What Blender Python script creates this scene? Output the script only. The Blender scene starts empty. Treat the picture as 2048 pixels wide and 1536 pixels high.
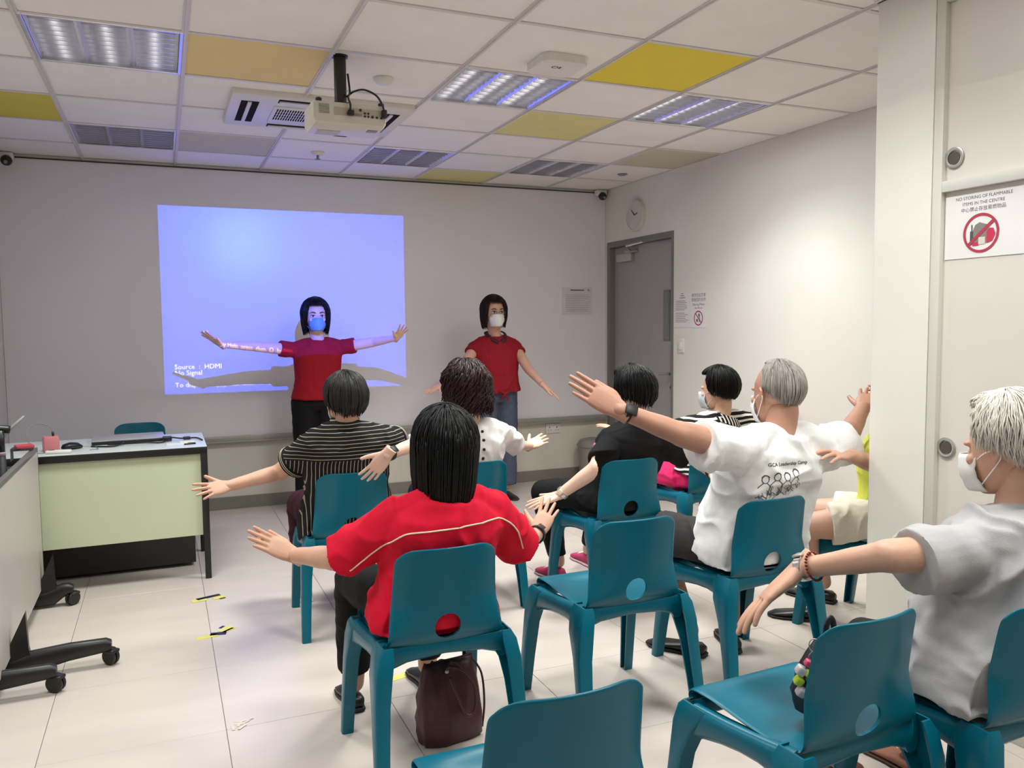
import bpy, bmesh, math, random
from mathutils import Vector, Matrix, noise
random.seed(7)
S = bpy.context.scene
COL = S.collection
V = Vector
PI = math.pi

# ------------------------------------------------------------------ camera
cam_d = bpy.data.cameras.new('camera')
cam = bpy.data.objects.new('camera', cam_d)
COL.objects.link(cam)
cam_d.sensor_width = 36.0
cam_d.lens = 1635.485 / 2048 * 36.0
cam_d.clip_start = 0.02
YAW, PITCH, ROLL = 0.403086645, 0.0721821597, 0.00957208068
_f = V((math.sin(YAW) * math.cos(PITCH), math.cos(YAW) * math.cos(PITCH), -math.sin(PITCH)))
_r = V((math.cos(YAW), -math.sin(YAW), 0))
_d = _f.cross(_r)
_r2 = _r * math.cos(ROLL) + _d * math.sin(ROLL)
_d2 = -_r * math.sin(ROLL) + _d * math.cos(ROLL)
M = Matrix.Identity(4)
for i in range(3):
    M[i][0] = _r2[i]; M[i][1] = -_d2[i]; M[i][2] = -_f[i]
M[2][3] = 1.39
cam.matrix_world = M
S.camera = cam

# ------------------------------------------------------------------ world, exposure
S.view_settings.view_transform = 'Standard'
S.view_settings.look = 'None'
S.view_settings.gamma = 1.0
S.view_settings.use_curve_mapping = False
S.view_settings.exposure = -0.09
W = bpy.data.worlds.new('world'); S.world = W
W.use_nodes = True
W.node_tree.nodes['Background'].inputs[0].default_value = (0.9, 0.88, 0.85, 1)
W.node_tree.nodes['Background'].inputs[1].default_value = 0.0

def area(name, loc, sx, sy, power, color, spread, rot=(0, 0, 0)):
    l = bpy.data.lights.new(name, 'AREA'); l.shape = 'RECTANGLE'; l.size = sx; l.size_y = sy
    l.energy = power; l.color = color; l.spread = math.radians(spread)
    o = bpy.data.objects.new(name, l); COL.objects.link(o); o.location = loc; o.rotation_euler = rot
    return o
WARM = (0.965, 1.0, 0.975)
# the lit louvred fixtures: downward lamps with the louvres' cut-off; the row above the whiteboard is switched off
LIT = [(1.63, 3.95, 33, 118), (-0.17, 3.95, 20, 118), (2.83, 3.95, 29, 122), (1.63, 2.15, 22, 124), (-0.17, 2.15, 17, 124), (2.23, 0.95, 20, 128), (1.63, 0.35, 8, 130), (-0.17, 0.35, 10, 130)]
for i, (lx, ly, pw, sp_) in enumerate(LIT):
    area('ceiling_lamp_light', (lx, ly, 2.57), 0.5, 0.5, pw * .70, WARM, sp_)
    # wide fill added to lift board and walls, as stray light off the louvres
    area('ceiling_lamp_light', (lx, ly, 2.57), 0.5, 0.5, pw * .38, WARM, 176)

# ------------------------------------------------------------------ materials
MATS = {}
def lin(c):
    return tuple(((x / 12.92) if x <= 0.04045 else ((x + 0.055) / 1.055) ** 2.4) for x in c)
def rgb(r, g, b):
    return lin((r / 255, g / 255, b / 255))
def mat(name, col, rough=0.6, var=0.06, scale=8.0, bump=0.0, bscale=60.0, metal=0.0, coat=0.0, spec=0.5,
        sss=0.0, stretch=(1, 1, 1), sheen=0.0, trans=0.0, emit=None):
    """principled material with a little procedural colour variation and relief"""
    if name in MATS: return MATS[name]
    m = bpy.data.materials.new(name); m.use_nodes = True
    nt = m.node_tree; N = nt.nodes; L = nt.links; b = N['Principled BSDF']
    tc = N.new('ShaderNodeTexCoord'); mp = N.new('ShaderNodeMapping'); mp.inputs['Scale'].default_value = stretch
    L.new(tc.outputs['Object'], mp.inputs['Vector'])
    n = N.new('ShaderNodeTexNoise'); n.inputs['Scale'].default_value = scale; n.inputs['Detail'].default_value = 4
    L.new(mp.outputs[0], n.inputs['Vector'])
    r = N.new('ShaderNodeValToRGB')
    r.color_ramp.elements[0].position = 0.3; r.color_ramp.elements[1].position = 0.7
    r.color_ramp.elements[0].color = (*[max(0, c * (1 - var)) for c in col], 1)
    r.color_ramp.elements[1].color = (*[min(1, c * (1 + var)) for c in col], 1)
    L.new(n.outputs['Fac'], r.inputs['Fac']); L.new(r.outputs['Color'], b.inputs['Base Color'])
    b.inputs['Roughness'].default_value = rough; b.inputs['Metallic'].default_value = metal
    b.inputs['Coat Weight'].default_value = coat; b.inputs['Specular IOR Level'].default_value = spec
    b.inputs['Coat Roughness'].default_value = 0.15
    b.inputs['Sheen Weight'].default_value = sheen
    if trans: b.inputs['Transmission Weight'].default_value = trans
    if sss:
        b.inputs['Subsurface Weight'].default_value = sss
        b.inputs['Subsurface Radius'].default_value = (0.012, 0.005, 0.003)
        b.inputs['Subsurface Scale'].default_value = 1.0
    if emit:
        b.inputs['Emission Color'].default_value = (*emit[0], 1); b.inputs['Emission Strength'].default_value = emit[1]
    if bump:
        n2 = N.new('ShaderNodeTexNoise'); n2.inputs['Scale'].default_value = bscale; n2.inputs['Detail'].default_value = 3
        L.new(mp.outputs[0], n2.inputs['Vector'])
        bp = N.new('ShaderNodeBump'); bp.inputs['Strength'].default_value = bump; bp.inputs['Distance'].default_value = 0.004
        L.new(n2.outputs['Fac'], bp.inputs['Height']); L.new(bp.outputs['Normal'], b.inputs['Normal'])
    MATS[name] = m
    return m

# ------------------------------------------------------------------ mesh helpers
def box(bm, x0, x1, y0, y1, z0, z1, mtx=None, bev=0.0, seg=2):
    r = bmesh.ops.create_cube(bm, size=1.0)
    vs = r['verts']
    for v in vs:
        v.co = V(((x0 + x1) / 2 + v.co.x * (x1 - x0), (y0 + y1) / 2 + v.co.y * (y1 - y0), (z0 + z1) / 2 + v.co.z * (z1 - z0)))
    if bev:
        es = list({e for v in vs for e in v.link_edges})
        rr = bmesh.ops.bevel(bm, geom=es, offset=bev, segments=seg, affect='EDGES', profile=0.5, clamp_overlap=True)
        vs = list({v for f in rr['faces'] for v in f.verts} | {v for v in vs if v.is_valid})
    if mtx:
        for v in vs: v.co = mtx @ v.co
    return vs
def ring(c, ax, ay, ra, rb, n=12, p=2.0, ph=0.0):
    out = []
    for i in range(n):
        t = 2 * PI * i / n + ph
        ct, st = math.cos(t), math.sin(t)
        k = (abs(ct) ** p + abs(st) ** p) ** (-1.0 / p) if p != 2.0 else 1.0
        out.append(c + ax * (ra * ct * k) + ay * (rb * st * k))
    return out
def loft(bm, rings, cap=True, closed=False):
    vr = [[bm.verts.new(p) for p in r] for r in rings]
    n = len(vr[0])
    m = len(vr)
    for i in range(m if closed else m - 1):
        a, b = vr[i], vr[(i + 1) % m]
        for j in range(n):
            bm.faces.new((a[j], a[(j + 1) % n], b[(j + 1) % n], b[j]))
    if cap and not closed:
        bm.faces.new(list(reversed(vr[0]))); bm.faces.new(vr[-1])
    return vr
def frame(d, up=V((0, 0, 1))):
    d = d.normalized()
    if abs(d.dot(up)) > 0.98: up = V((0, 1, 0)) if abs(d.y) < 0.9 else V((1, 0, 0))
    x = d.cross(up).normalized(); y = x.cross(d).normalized()
    return x, y
def tube(bm, pts, r, n=8, cap=True, flat=1.0, up=V((0, 0, 1)), p=2.0):
    pts = [V(q) for q in pts]
    rs = r if isinstance(r, (list, tuple)) else [r] * len(pts)
    rings = []; px = None
    for i, q in enumerate(pts):
        d = (pts[min(i + 1, len(pts) - 1)] - pts[max(i - 1, 0)])
        if d.length < 1e-9: d = V((0, 0, 1))
        d.normalize()
        if px is None: x, y = frame(d, up)
        else:
            x = px - d * px.dot(d)
            if x.length < 1e-6: x, y = frame(d, up)
            x.normalize(); y = x.cross(d).normalized()
        px = x
        rings.append(ring(q, x, y, rs[i], rs[i] * flat, n, p))
    loft(bm, rings, cap)
def spline(pts, k=6):
    pts = [V(p) for p in pts]; out = []
    for i in range(len(pts) - 1):
        p0 = pts[max(i - 1, 0)]; p1 = pts[i]; p2 = pts[i + 1]; p3 = pts[min(i + 2, len(pts) - 1)]
        for j in range(k):
            t = j / k
            out.append(0.5 * ((2 * p1) + (p2 - p0) * t + (2 * p0 - 5 * p1 + 4 * p2 - p3) * t * t + (3 * p1 - p0 - 3 * p2 + p3) * t ** 3))
    out.append(pts[-1])
    return out
def lathe(bm, prof, c=V((0, 0, 0)), n=20, mtx=None, cap=True):
    c = V(c)
    rings = []
    for r, z in prof:
        rings.append([V((math.cos(2 * PI * i / n) * r, math.sin(2 * PI * i / n) * r, z)) for i in range(n)])
    if mtx: rings = [[mtx @ p for p in rr] for rr in rings]
    rings = [[p + c for p in rr] for rr in rings]
    loft(bm, rings, cap)
def prism(bm, poly, mtx, h):
    """polygon in local xy extruded along local z by h"""
    a = [bm.verts.new(mtx @ V((x, y, 0))) for x, y in poly]
    b = [bm.verts.new(mtx @ V((x, y, h))) for x, y in poly]
    n = len(poly)
    bm.faces.new(list(reversed(a))); bm.faces.new(b)
    for i in range(n): bm.faces.new((a[i], a[(i + 1) % n], b[(i + 1) % n], b[i]))
def axes(o, x, y):
    """matrix with origin o and local x, y axes"""
    x = V(x).normalized(); y = V(y).normalized(); z = x.cross(y).normalized()
    m = Matrix.Identity(4)
    for i in range(3):
        m[i][0] = x[i]; m[i][1] = y[i]; m[i][2] = z[i]; m[i][3] = V(o)[i]
    return m
def obj(name, bm, m, parent=None, smooth=True, auto=None):
    me = bpy.data.meshes.new(name)
    bmesh.ops.recalc_face_normals(bm, faces=bm.faces)
    bm.to_mesh(me); bm.free()
    return mobj(name, me, m, parent, smooth, auto)
def mobj(name, me, m, parent=None, smooth=True, auto=None):
    me.materials.clear()
    for q in (m if isinstance(m, (list, tuple)) else [m]): me.materials.append(q)
    if smooth:
        for p in me.polygons: p.use_smooth = True
        if auto is not None: me.set_sharp_from_angle(angle=math.radians(auto))
    o = bpy.data.objects.new(name, me); COL.objects.link(o)
    if parent: o.parent = parent
    return o
def tag(o, label, cat, group=None):
    o['label'] = label; o['category'] = cat
    if group: o['group'] = group
    return o
def thing(name, label, cat, loc=(0, 0, 0), rz=0.0, group=None):
    o = bpy.data.objects.new(name, None); COL.objects.link(o)
    o.empty_display_size = 0.1
    o.location = loc; o.rotation_euler = (0, 0, rz)
    tag(o, label, cat, group)
    return o
def struct(name, bm, m, smooth=False, auto=None):
    o = obj(name, bm, m, None, smooth, auto); o['kind'] = 'structure'
    return o
def new(): return bmesh.new()
def dup(root, loc, rz, label=None, group=None):
    r = root.copy(); COL.objects.link(r); r.location = loc; r.rotation_euler = (0, 0, rz)
    if label: r['label'] = label
    if group: r['group'] = group
    for ch in list(root.children):
        c = ch.copy(); COL.objects.link(c); c.parent = r
        for g in ch.children:
            d = g.copy(); COL.objects.link(d); d.parent = c
    return r
def evaluated(o):
    dg = bpy.context.evaluated_depsgraph_get()
    dg.update()
    me = bpy.data.meshes.new_from_object(o.evaluated_get(dg))
    return me
def text_mesh(s, size, mtx, align='CENTER', depth=0.0, spacing=1.0, bold=0.0):
    """flat lettering as a mesh in the local xy plane of mtx"""
    c = bpy.data.curves.new('txt', 'FONT'); c.body = s; c.size = size; c.align_x = align
    c.extrude = depth; c.space_character = spacing; c.resolution_u = 3; c.offset = bold
    o = bpy.data.objects.new('txt', c); COL.objects.link(o)
    me = evaluated(o)
    bpy.data.objects.remove(o); bpy.data.curves.remove(c)
    me.transform(mtx)
    return me
def add_mesh(bm, me):
    bm.from_mesh(me); bpy.data.meshes.remove(me)
# ------------------------------------------------------------------ room
XL, XR, YB, YF, H = -1.005, 3.725, 6.56, -2.6, 2.587
PX, PY = 2.527, 2.373          # face of the pillar / cabinets, and the pillar's far side
m_wall = mat('white_wall_paint', rgb(218, 215, 212), 0.55, 0.02, 3, 0.05, 200)
m_right = mat('cream_wall_paint', rgb(226, 222, 212), 0.5, 0.02, 3, 0.05, 200)
m_low = mat('cream_lower_wall', rgb(214, 208, 194), 0.6, 0.02, 3)
m_base = mat('grey_skirting', rgb(128, 120, 112), 0.5, 0.05, 5)
m_rail = mat('grey_aluminium_rail', rgb(168, 164, 156), 0.35, 0.04, 6, metal=0.3)
m_tile = mat('beige_porcelain_tile', rgb(198, 187, 178), 0.32, 0.045, 1.6, stretch=(1, 5, 1), spec=0.35)
m_joint = mat('dark_tile_joint', rgb(120, 108, 98), 0.8, 0.1, 20)
m_ceil = mat('white_ceiling_tile', rgb(236, 231, 226), 0.85, 0.02, 5, 0.15, 140)
m_ceilb = mat('beige_ceiling_tile', rgb(196, 190, 168), 0.85, 0.02, 5)
m_yel = mat('strong_yellow_ceiling_tile', rgb(226, 204, 60), 0.75, 0.02, 5)
m_yel2 = mat('pale_yellow_ceiling_tile', rgb(214, 206, 140), 0.75, 0.02, 5)
m_yel3 = mat('mustard_ceiling_tile', rgb(226, 202, 136), 0.75, 0.02, 5)
m_yel4 = mat('lime_yellow_ceiling_tile', rgb(206, 190, 70), 0.75, 0.02, 5)
m_grid = mat('pale_ceiling_grid', rgb(210, 204, 200), 0.5, 0.02, 5)
m_board = mat('glossy_whiteboard', rgb(228, 224, 228), 0.32, 0.01, 2, spec=0.5)
m_black = mat('black_plastic', rgb(22, 22, 22), 0.35, 0.1, 10)
m_white = mat('white_plastic', rgb(222, 219, 212), 0.4, 0.02, 10)
m_grey = mat('grey_plastic', rgb(130, 130, 128), 0.45, 0.05, 10)

# floor: slab with recessed joints under individual tiles
b = new(); box(b, XL, XR, YF, YB, -0.05, -0.003)
floor = struct('floor', b, m_joint)
T = 0.5776; FX0, FY0 = -0.4235, 2.912
b = new(); box(b, -T / 2 + 0.0011, T / 2 - 0.0011, -T / 2 + 0.0007, T / 2 - 0.0007, -0.02, 0, bev=0.0008, seg=1)
ft = None
for i in range(-2, 9):
    for j in range(-7, 7):
        x = FX0 + (i + .5) * T; y = FY0 + (j + .5) * T
        if x - T / 2 > XR - .02 or x + T / 2 < XL + .02 or y - T / 2 > YB - .02: continue
        if y < 1.0 and (x < -2 or y < -1.5): continue
        if x > PX + .3 and y < PY - .2: continue
        x0, x1 = max(x - T / 2, XL), min(x + T / 2, XR); y0, y1 = y - T / 2, min(y + T / 2, YB)
        full = abs(x1 - x0 - T) < 1e-6 and abs(y1 - y0 - T) < 1e-6
        if full and ft is not None:
            o = ft.copy(); COL.objects.link(o); o.location = (x, y, random.uniform(-.0003, .0003))
        elif full:
            ft = o = obj('floor_tile', b, m_tile, floor, False); o.location = (x, y, 0)
        else:
            bb = new(); box(bb, x0 + .0011, x1 - .0011, y0 + .0007, y1 - .0007, -0.02, 0)
            o = obj('floor_tile', bb, m_tile, floor, False)

# walls
b = new(); box(b, XL - .1, XR + .1, YB, YB + .1, 0, H + .1); struct('wall_back', b, m_low)
b = new(); box(b, XL - .1, XL, YF, YB, 0, H + .1); struct('wall_left', b, m_wall)
b = new(); box(b, XL - .1, XR + .1, YF - .1, YF, 0, H + .1); struct('wall_front', b, m_wall)
DY0, DY1, DH = 5.464, 6.508, 2.118     # door opening on the right wall
b = new()
box(b, XR, XR + .12, PY - .1, DY0, 0, H + .1); box(b, XR, XR + .12, DY1, YB, 0, H + .1); box(b, XR, XR + .12, DY0, DY1, DH, H + .1)
wr = struct('wall_right', b, m_right)
# pillar and the wall return behind it
b = new(); box(b, PX, XR, 2.118, PY, 0, H + .02, bev=0.006, seg=2); struct('wall_pillar', b, m_right)
# skirting
b = new(); box(b, XL, XR, YB - .012, YB, 0, .095, bev=.003); struct('baseboard_back', b, m_base)
b = new(); box(b, XR - .012, XR, PY, DY0, 0, .095, bev=.003); struct('baseboard_right', b, m_right)
b = new(); box(b, XL, XL + .012, YF, YB - .012, 0, .095, bev=.003); struct('baseboard_left', b, m_base)
# wall to wall whiteboard with its tray rail
b = new(); box(b, XL + .002, XR - .002, YB - .012, YB - .001, .56, H - .02)
wb = obj('whiteboard', b, m_board, None, False); tag(wb, 'wall-wide glossy whiteboard panel with the blue projection on it', 'whiteboard')
b = new(); box(b, XL + .002, XR - .002, YB - .045, YB - .012, .52, .565, bev=.006); box(b, XL + .002, XR - .002, YB - .06, YB - .045, .52, .53, bev=.002)
obj('tray_rail', b, m_rail, wb, True, 40)
b = new(); box(b, XL + .03, XR - .06, YB - .026, YB - .0125, H - .028, H - .020, bev=.002)  # thin black strip along the top edge of the whiteboard
tag(obj('black_top_strip', b, m_black, None, True, 40), 'thin black strip running along the top of the whiteboard', 'cable')

# ceiling: slab, individual lay-in tiles, grid of T-bars
CX0, CY0, CT = -0.4684, 6.0485, 0.6
b = new(); box(b, XL - .1, XR + .1, YF - .1, YB + .1, H + .06, H + .12)
ceiling = struct('ceiling', b, m_ceil)
special = {}        # (col, row) -> material ; row r spans CY0-.6*(r+1) .. CY0-.6*r
special[(1, 3)] = m_yel3; special[(-1, 1)] = m_yel4; special[(4, 4)] = m_yel; special[(4, 2)] = m_yel2
special[(4, -1)] = m_yel2; special[(6, 1)] = m_ceilb; special[(1, 0)] = m_ceilb
FIX = [(0, 3), (0, 0), (3, 3), (3, 0), (5, 3), (5, 0), (3, 6), (0, 6), (3, 9), (0, 9), (4, 8)]
AC = [(1, 1), (2, 1), (1, 2), (2, 2)]
LBL = {m_yel3: 'mustard yellow ceiling tile', m_yel4: 'lime yellow ceiling tile', m_yel: 'bright yellow ceiling tile', m_yel2: 'pale yellow ceiling tile', m_ceilb: 'beige ceiling tile'}
ct = None
b0 = new(); box(b0, -.289, .289, -.289, .289, 0, .015, bev=.002, seg=1)
for c in range(-1, 8):
    for r in range(-1, 15):
        if (c, r) in FIX: continue
        x0 = max(CX0 + c * CT, XL); x1 = min(x0 + CT if c >= 0 else CX0, XR)
        y1 = min(CY0 - r * CT, YB); y0 = max(CY0 - (r + 1) * CT, YF)
        if x1 - x0 < .05 or y1 - y0 < .05: continue
        m = special.get((c, r), m_ceil)
        if x1 - x0 > .59 and y1 - y0 > .59 and m is m_ceil:
            if ct is None: ct = o = obj('ceiling_tile', b0, m_ceil, ceiling, False)
            else: o = ct.copy(); COL.objects.link(o)
            o.location = ((x0 + x1) / 2, (y0 + y1) / 2, H + .001)
        else:
            bb = new(); box(bb, x0 + .011, x1 - .011, y0 + .011, y1 - .011, H + .001, H + .016, bev=.002, seg=1)
            o = obj('ceiling_tile', bb, m, ceiling, False)
            if m in LBL: o['label'] = LBL[m]
for c in range(0, 8):
    x = CX0 + c * CT
    if x > XR: continue
    b = new(); box(b, x - .013, x + .013, YF, YB, H - .004, H + .03); box(b, x - .004, x + .004, YF, YB, H - .010, H - .004)
    obj('ceiling_runner', b, m_grid, ceiling, False)
for r in range(0, 15):
    y = CY0 - r * CT
    b = new(); box(b, XL, XR, y - .011, y + .011, H - .003, H + .03)
    obj('ceiling_cross_bar', b, m_grid, ceiling, False)
b = new(); box(b, XR - .02, XR, PY, YB, H - .004, H); box(b, XL, XR, YB - .012, YB, H - .02, H - .002); box(b, PX - .02, PX, YF, PY, H - .004, H)
struct('trim_1', b, m_grid)

# louvred fixtures
m_ref = mat('mirror_aluminium_louvre', rgb(225, 225, 230), 0.28, 0.03, 20, 0.08, 30, metal=0.85)
m_tube = mat('fluorescent_tube', rgb(230, 230, 232), 0.3, 0.01, 5)
m_tube_on = mat('lit_fluorescent_tube', rgb(240, 235, 228), 0.3, 0.01, 5, emit=((1, .96, .93), 2.2))
def fixture(lit, label, x, y):
    t = thing('ceiling_light', label, 'light', (x, y, H), 0, 'louvred ceiling lights')
    b = new()
    for x0, x1, y0, y1 in ((-.295, -.28, -.295, .295), (.28, .295, -.295, .295), (-.28, .28, -.295, -.28), (-.28, .28, .28, .295)):
        box(b, x0, x1, y0, y1, -.006, .004, bev=.002, seg=1)
    box(b, -.282, -.28, -.282, .282, 0, .056); box(b, .28, .282, -.282, .282, 0, .056)
    box(b, -.282, .282, -.282, -.28, 0, .056); box(b, -.282, .282, .28, .282, 0, .056); box(b, -.282, .282, -.282, .282, .056, .058)
    obj('light_frame', b, m_ref, t, False)
    # parabolic side reflectors along x (two dividers -> three bays)
    b = new()
    for xx in (-.278, -.093, .093, .278):
        prof = [(xx - .03, .002 + .05), (xx - .016, .02), (xx, -.003), (xx + .016, .02), (xx + .03, .052)]
        for k in range(4):
            p, q = prof[k], prof[k + 1]
            if abs(p[0]) > .28 or abs(q[0]) > .28: continue
            vs = [b.verts.new((p[0], -.278, p[1])), b.verts.new((q[0], -.278, q[1])), b.verts.new((q[0], .278, q[1])), b.verts.new((p[0], .278, p[1]))]
            b.faces.new(vs)
    obj('reflector', b, m_ref, t, True)
    b0 = new()
    vs = []
    for k in range(3):
        x0 = -.265 + k * .186; x1 = x0 + .158
        prism(b0, [(-.0015, .034), (.0015, .034), (.003, .0), (-.003, .0)], axes((x0, 0, 0), (0, 1, 0), (0, 0, 1)), x1 - x0)
    o0 = None
    for k in range(9):
        yy = -.24 + k * .06
        if o0 is None: o0 = o = obj('louvre_blade', b0, m_ref, t, False)
        else: o = o0.copy(); COL.objects.link(o)
        o.location = (0, yy, 0)
    o0 = None
    for xx in (-.186, 0, .186):
        if o0 is None:
            b = new(); tube(b, [(0, -.27, .047), (0, .27, .047)], .008, 10); o0 = o = obj('fluorescent_tube', b, m_tube_on if lit else m_tube, t)
        else: o = o0.copy(); COL.objects.link(o)
        o.location = (xx, 0, 0)
    return t
NM = {(0, 3): 'louvred ceiling light at the top left corner of the view, the largest', (0, 0): 'unlit louvred ceiling light at left nearest the whiteboard, above the desk',
      (3, 3): 'louvred ceiling light right of the projector beside the access point', (3, 0): 'unlit louvred ceiling light near the whiteboard, tinted blue on its left bay',
      (5, 3): 'louvred ceiling light nearest the right wall, behind the bright yellow tile', (5, 0): 'unlit louvred ceiling light near the whiteboard beside the small vent disc',
      (3, 6): 'lit louvred ceiling light over the seated rows', (0, 6): 'lit louvred ceiling light over the left aisle', (3, 9): 'lit louvred ceiling light at the rear centre',
      (0, 9): 'lit louvred ceiling light at the rear left', (4, 8): 'lit louvred ceiling light in front of the cabinets'}
fa = fixture(False, NM[(0, 0)], CX0 + .3, CY0 - .3)
fb = fixture(True, NM[(3, 6)], CX0 + 2.1, CY0 - 3.9)
for k in FIX:
    if k in ((0, 0), (3, 6)): continue
    dup(fa if k[1] < 3 else fb, (CX0 + (k[0] + .5) * CT, CY0 - (k[1] + .5) * CT, H), 0, NM[k])
# ------------------------------------------------------------------ door in the right wall
m_door = mat('grey_door_laminate', rgb(158, 154, 152), 0.45, 0.02, 3)
m_dframe = mat('grey_steel_door_frame', rgb(118, 117, 110), 0.45, 0.03, 4)
m_steel = mat('brushed_steel', rgb(190, 188, 182), 0.3, 0.05, 30, metal=0.9)
m_glassd = mat('dim_vision_glass', rgb(118, 122, 120), 0.12, 0.02, 5)
b = new()
box(b, XR - .006, XR + .1, DY0, DY0 + .03, 0, DH, bev=.002); box(b, XR - .006, XR + .1, DY1 - .05, DY1, 0, DH, bev=.002)
box(b, XR - .006, XR + .1, DY0 + .03, DY1 - .05, DH - .05, DH, bev=.002)
dfr = struct('door_1', b, m_dframe)
b = new(); box(b, XR + .045, XR + .085, DY0 + .032, DY1 - .052, .006, DH - .052, bev=.002)
door = obj('door_leaf', b, m_door, dfr, False)
b = new(); box(b, XR + .036, XR + .046, 5.575, 5.665, 1.25, 1.66, bev=.003); vf = obj('vision_panel', b, m_dframe, dfr, True, 40)
b = new(); box(b, XR + .033, XR + .0365, 5.587, 5.652, 1.265, 1.645); obj('glass', b, m_glassd, vf, False)
b = new()
tube(b, [(XR + .045, 5.535, .985), (XR + .0, 5.535, .985)], .012, 12); tube(b, spline([(XR + .0, 5.535, .985), (XR - .006, 5.56, .985), (XR - .006, 5.66, .98)], 4), .0095, 10)
box(b, XR + .036, XR + .046, 5.51, 5.56, .96, 1.01, bev=.004)
obj('door_handle', b, m_steel, dfr, True, 40)
b = new(); tube(b, [(XR + .046, 5.535, .875), (XR + .03, 5.535, .875)], .019, 16); tube(b, [(XR + .03, 5.535, .875), (XR + .02, 5.535, .875)], .009, 12)
obj('lock_cylinder', b, m_black, dfr, True, 40)
b = new(); box(b, XR + .0, XR + .046, 6.12, 6.36, 1.93, 2.0, bev=.006)
obj('door_closer', b, m_steel, dfr, True, 40)
b = new(); tube(b, [(XR + .02, 6.14, 2.01), (XR - .1, 6.02, 2.045), (XR + .01, 5.92, 2.075)], .009, 8); box(b, XR - .0, XR + .04, 6.05, 6.22, 2.0, 2.02, bev=.003)
obj('closer_arm', b, m_steel, dfr, True, 40)

# ------------------------------------------------------------------ wall things
m_paper = mat('white_paper', rgb(226, 222, 220), 0.6, 0.01, 8)
m_ink = mat('dark_grey_ink', rgb(70, 66, 66), 0.7, 0.02, 8)
m_ink2 = mat('pale_grey_ink', rgb(150, 146, 146), 0.7, 0.02, 8)
m_red = mat('red_print', rgb(170, 50, 70), 0.6, 0.02, 8)
def flat_text(parent, name, s, size, mtx, m, align='CENTER'):
    me = text_mesh(s, size, mtx, align); return mobj(name, me, m, parent, False)
def disc_ring(bm, mtx, r0, r1, z, n=40):
    a = [bm.verts.new(mtx @ V((r0 * math.cos(2 * PI * i / n), r0 * math.sin(2 * PI * i / n), z))) for i in range(n)]
    c = [bm.verts.new(mtx @ V((r1 * math.cos(2 * PI * i / n), r1 * math.sin(2 * PI * i / n), z))) for i in range(n)]
    for i in range(n): bm.faces.new((a[i], a[(i + 1) % n], c[(i + 1) % n], c[i]))
def rect(bm, mtx, x0, x1, y0, y1, z=0.0, h=.0004):
    prism(bm, [(x0, y0), (x1, y0), (x1, y1), (x0, y1)], mtx @ Matrix.Translation((0, 0, z)), h)
# clock
t = thing('wall_clock', 'round white wall clock above the grey door', 'clock', (XR, 6.005, 2.302))
R90 = Matrix.Rotation(-PI / 2, 4, 'Y')       # local z -> world -x
b = new(); lathe(b, [(.135, 0), (.137, .02), (.13, .032), (.122, .034), (.12, .026)], mtx=R90, n=36); obj('clock_rim', b, mat('pale_clock_rim', rgb(206, 202, 196), .4), t, True, 40)
b = new(); lathe(b, [(.12, .0), (.12, .024)], mtx=R90, n=36); obj('clock_face', b, mat('pale_clock_face', rgb(214, 210, 204), .5), t, False)
for a, l in ((60, .07), (-118, .05)):
    a = math.radians(a); b = new()
    d = V((0, math.cos(a) , math.sin(a)))
    d = V((0, .72, .69)) if a > 0 else V((0, -.93, .3))
    tube(b, [V((-.029, 0, 0)), V((-.029, 0, 0)) + d * l], [.004, .0025], 6); obj('clock_hand', b, m_black, t)
# notices beside the door
def wallm(y, z, x=XR - .001):   # local x -> -Y (reading direction), local y -> Z, local z -> -X
    return axes((x, y, z), (0, -1, 0), (0, 0, 1))
def notice(name, label, y0, y1, z0, z1):
    b = new(); m = wallm(y0, z0); rect(b, m, 0, y0 - y1, 0, z1 - z0, 0, .0015)
    return tag(obj(name, b, m_paper, None, False), label, 'notice'), wallm(y0, z0, XR - .0028)
n1, m1 = notice('wall_notice', 'white text notice on the wall right beside the door frame', 5.45, 5.245, 1.36, 1.635)
fl = ['COVID-19', 'Notice', 'Centre opening hours', 'Please keep one metre apart', 'Wear a mask at all times', 'No food inside the room', '', 'Notis kepada pengguna', 'Sila jaga jarak satu meter', 'Pakai pelitup muka', 'Dilarang makan di dalam', 'Terima kasih']
b = new()
random.seed(3)
for k in range(3): rect(b, m1, .09 - .01 * k, .12 + .012 * k, .255 - .016 * k, .262 - .016 * k)
for k in range(13):
    if k in (6,): continue
    w = random.uniform(.12, .175); rect(b, m1, .015, .015 + w, .2 - k * .0135, .2045 - k * .0135)
obj('printed_lines', b, m_ink2, n1, False)
n2, m2 = notice('wall_notice', 'white no eating sign with red prohibition circle, right of the text notice', 5.235, 5.03, 1.355, 1.635)
flat_text(n2, 'lettering', '请勿在此饮食', .03, m2 @ Matrix.Translation((.1, .235, 0)), m_ink)
flat_text(n2, 'lettering', '感谢您的合作', .03, m2 @ Matrix.Translation((.1, .20, 0)), m_ink)
flat_text(n2, 'lettering', 'Dilarang Makan', .024, m2 @ Matrix.Translation((.1, .168, 0)), m_ink)
flat_text(n2, 'lettering', 'dan Minum', .022, m2 @ Matrix.Translation((.1, .142, 0)), m_ink)
b = new(); mc = m2 @ Matrix.Translation((.1, .072, .0004)); disc_ring(b, mc, .047, .056, 0)
mr = mc @ Matrix.Rotation(math.radians(-45), 4, 'Z'); rect(b, mr, -.048, .048, -.004, .004, 0)
obj('prohibition_circle', b, m_red, n2, False)
b = new(); rect(b, mc, -.024, -.008, -.028, -.006, -.0003); rect(b, mc, .005, .009, -.03, .03, -.0003); rect(b, mc, .016, .020, -.03, .03, -.0003); rect(b, mc, .0, .012, .012, .034, -.0003)
obj('cutlery_pictogram', b, m_ink, n2, False)
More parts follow.
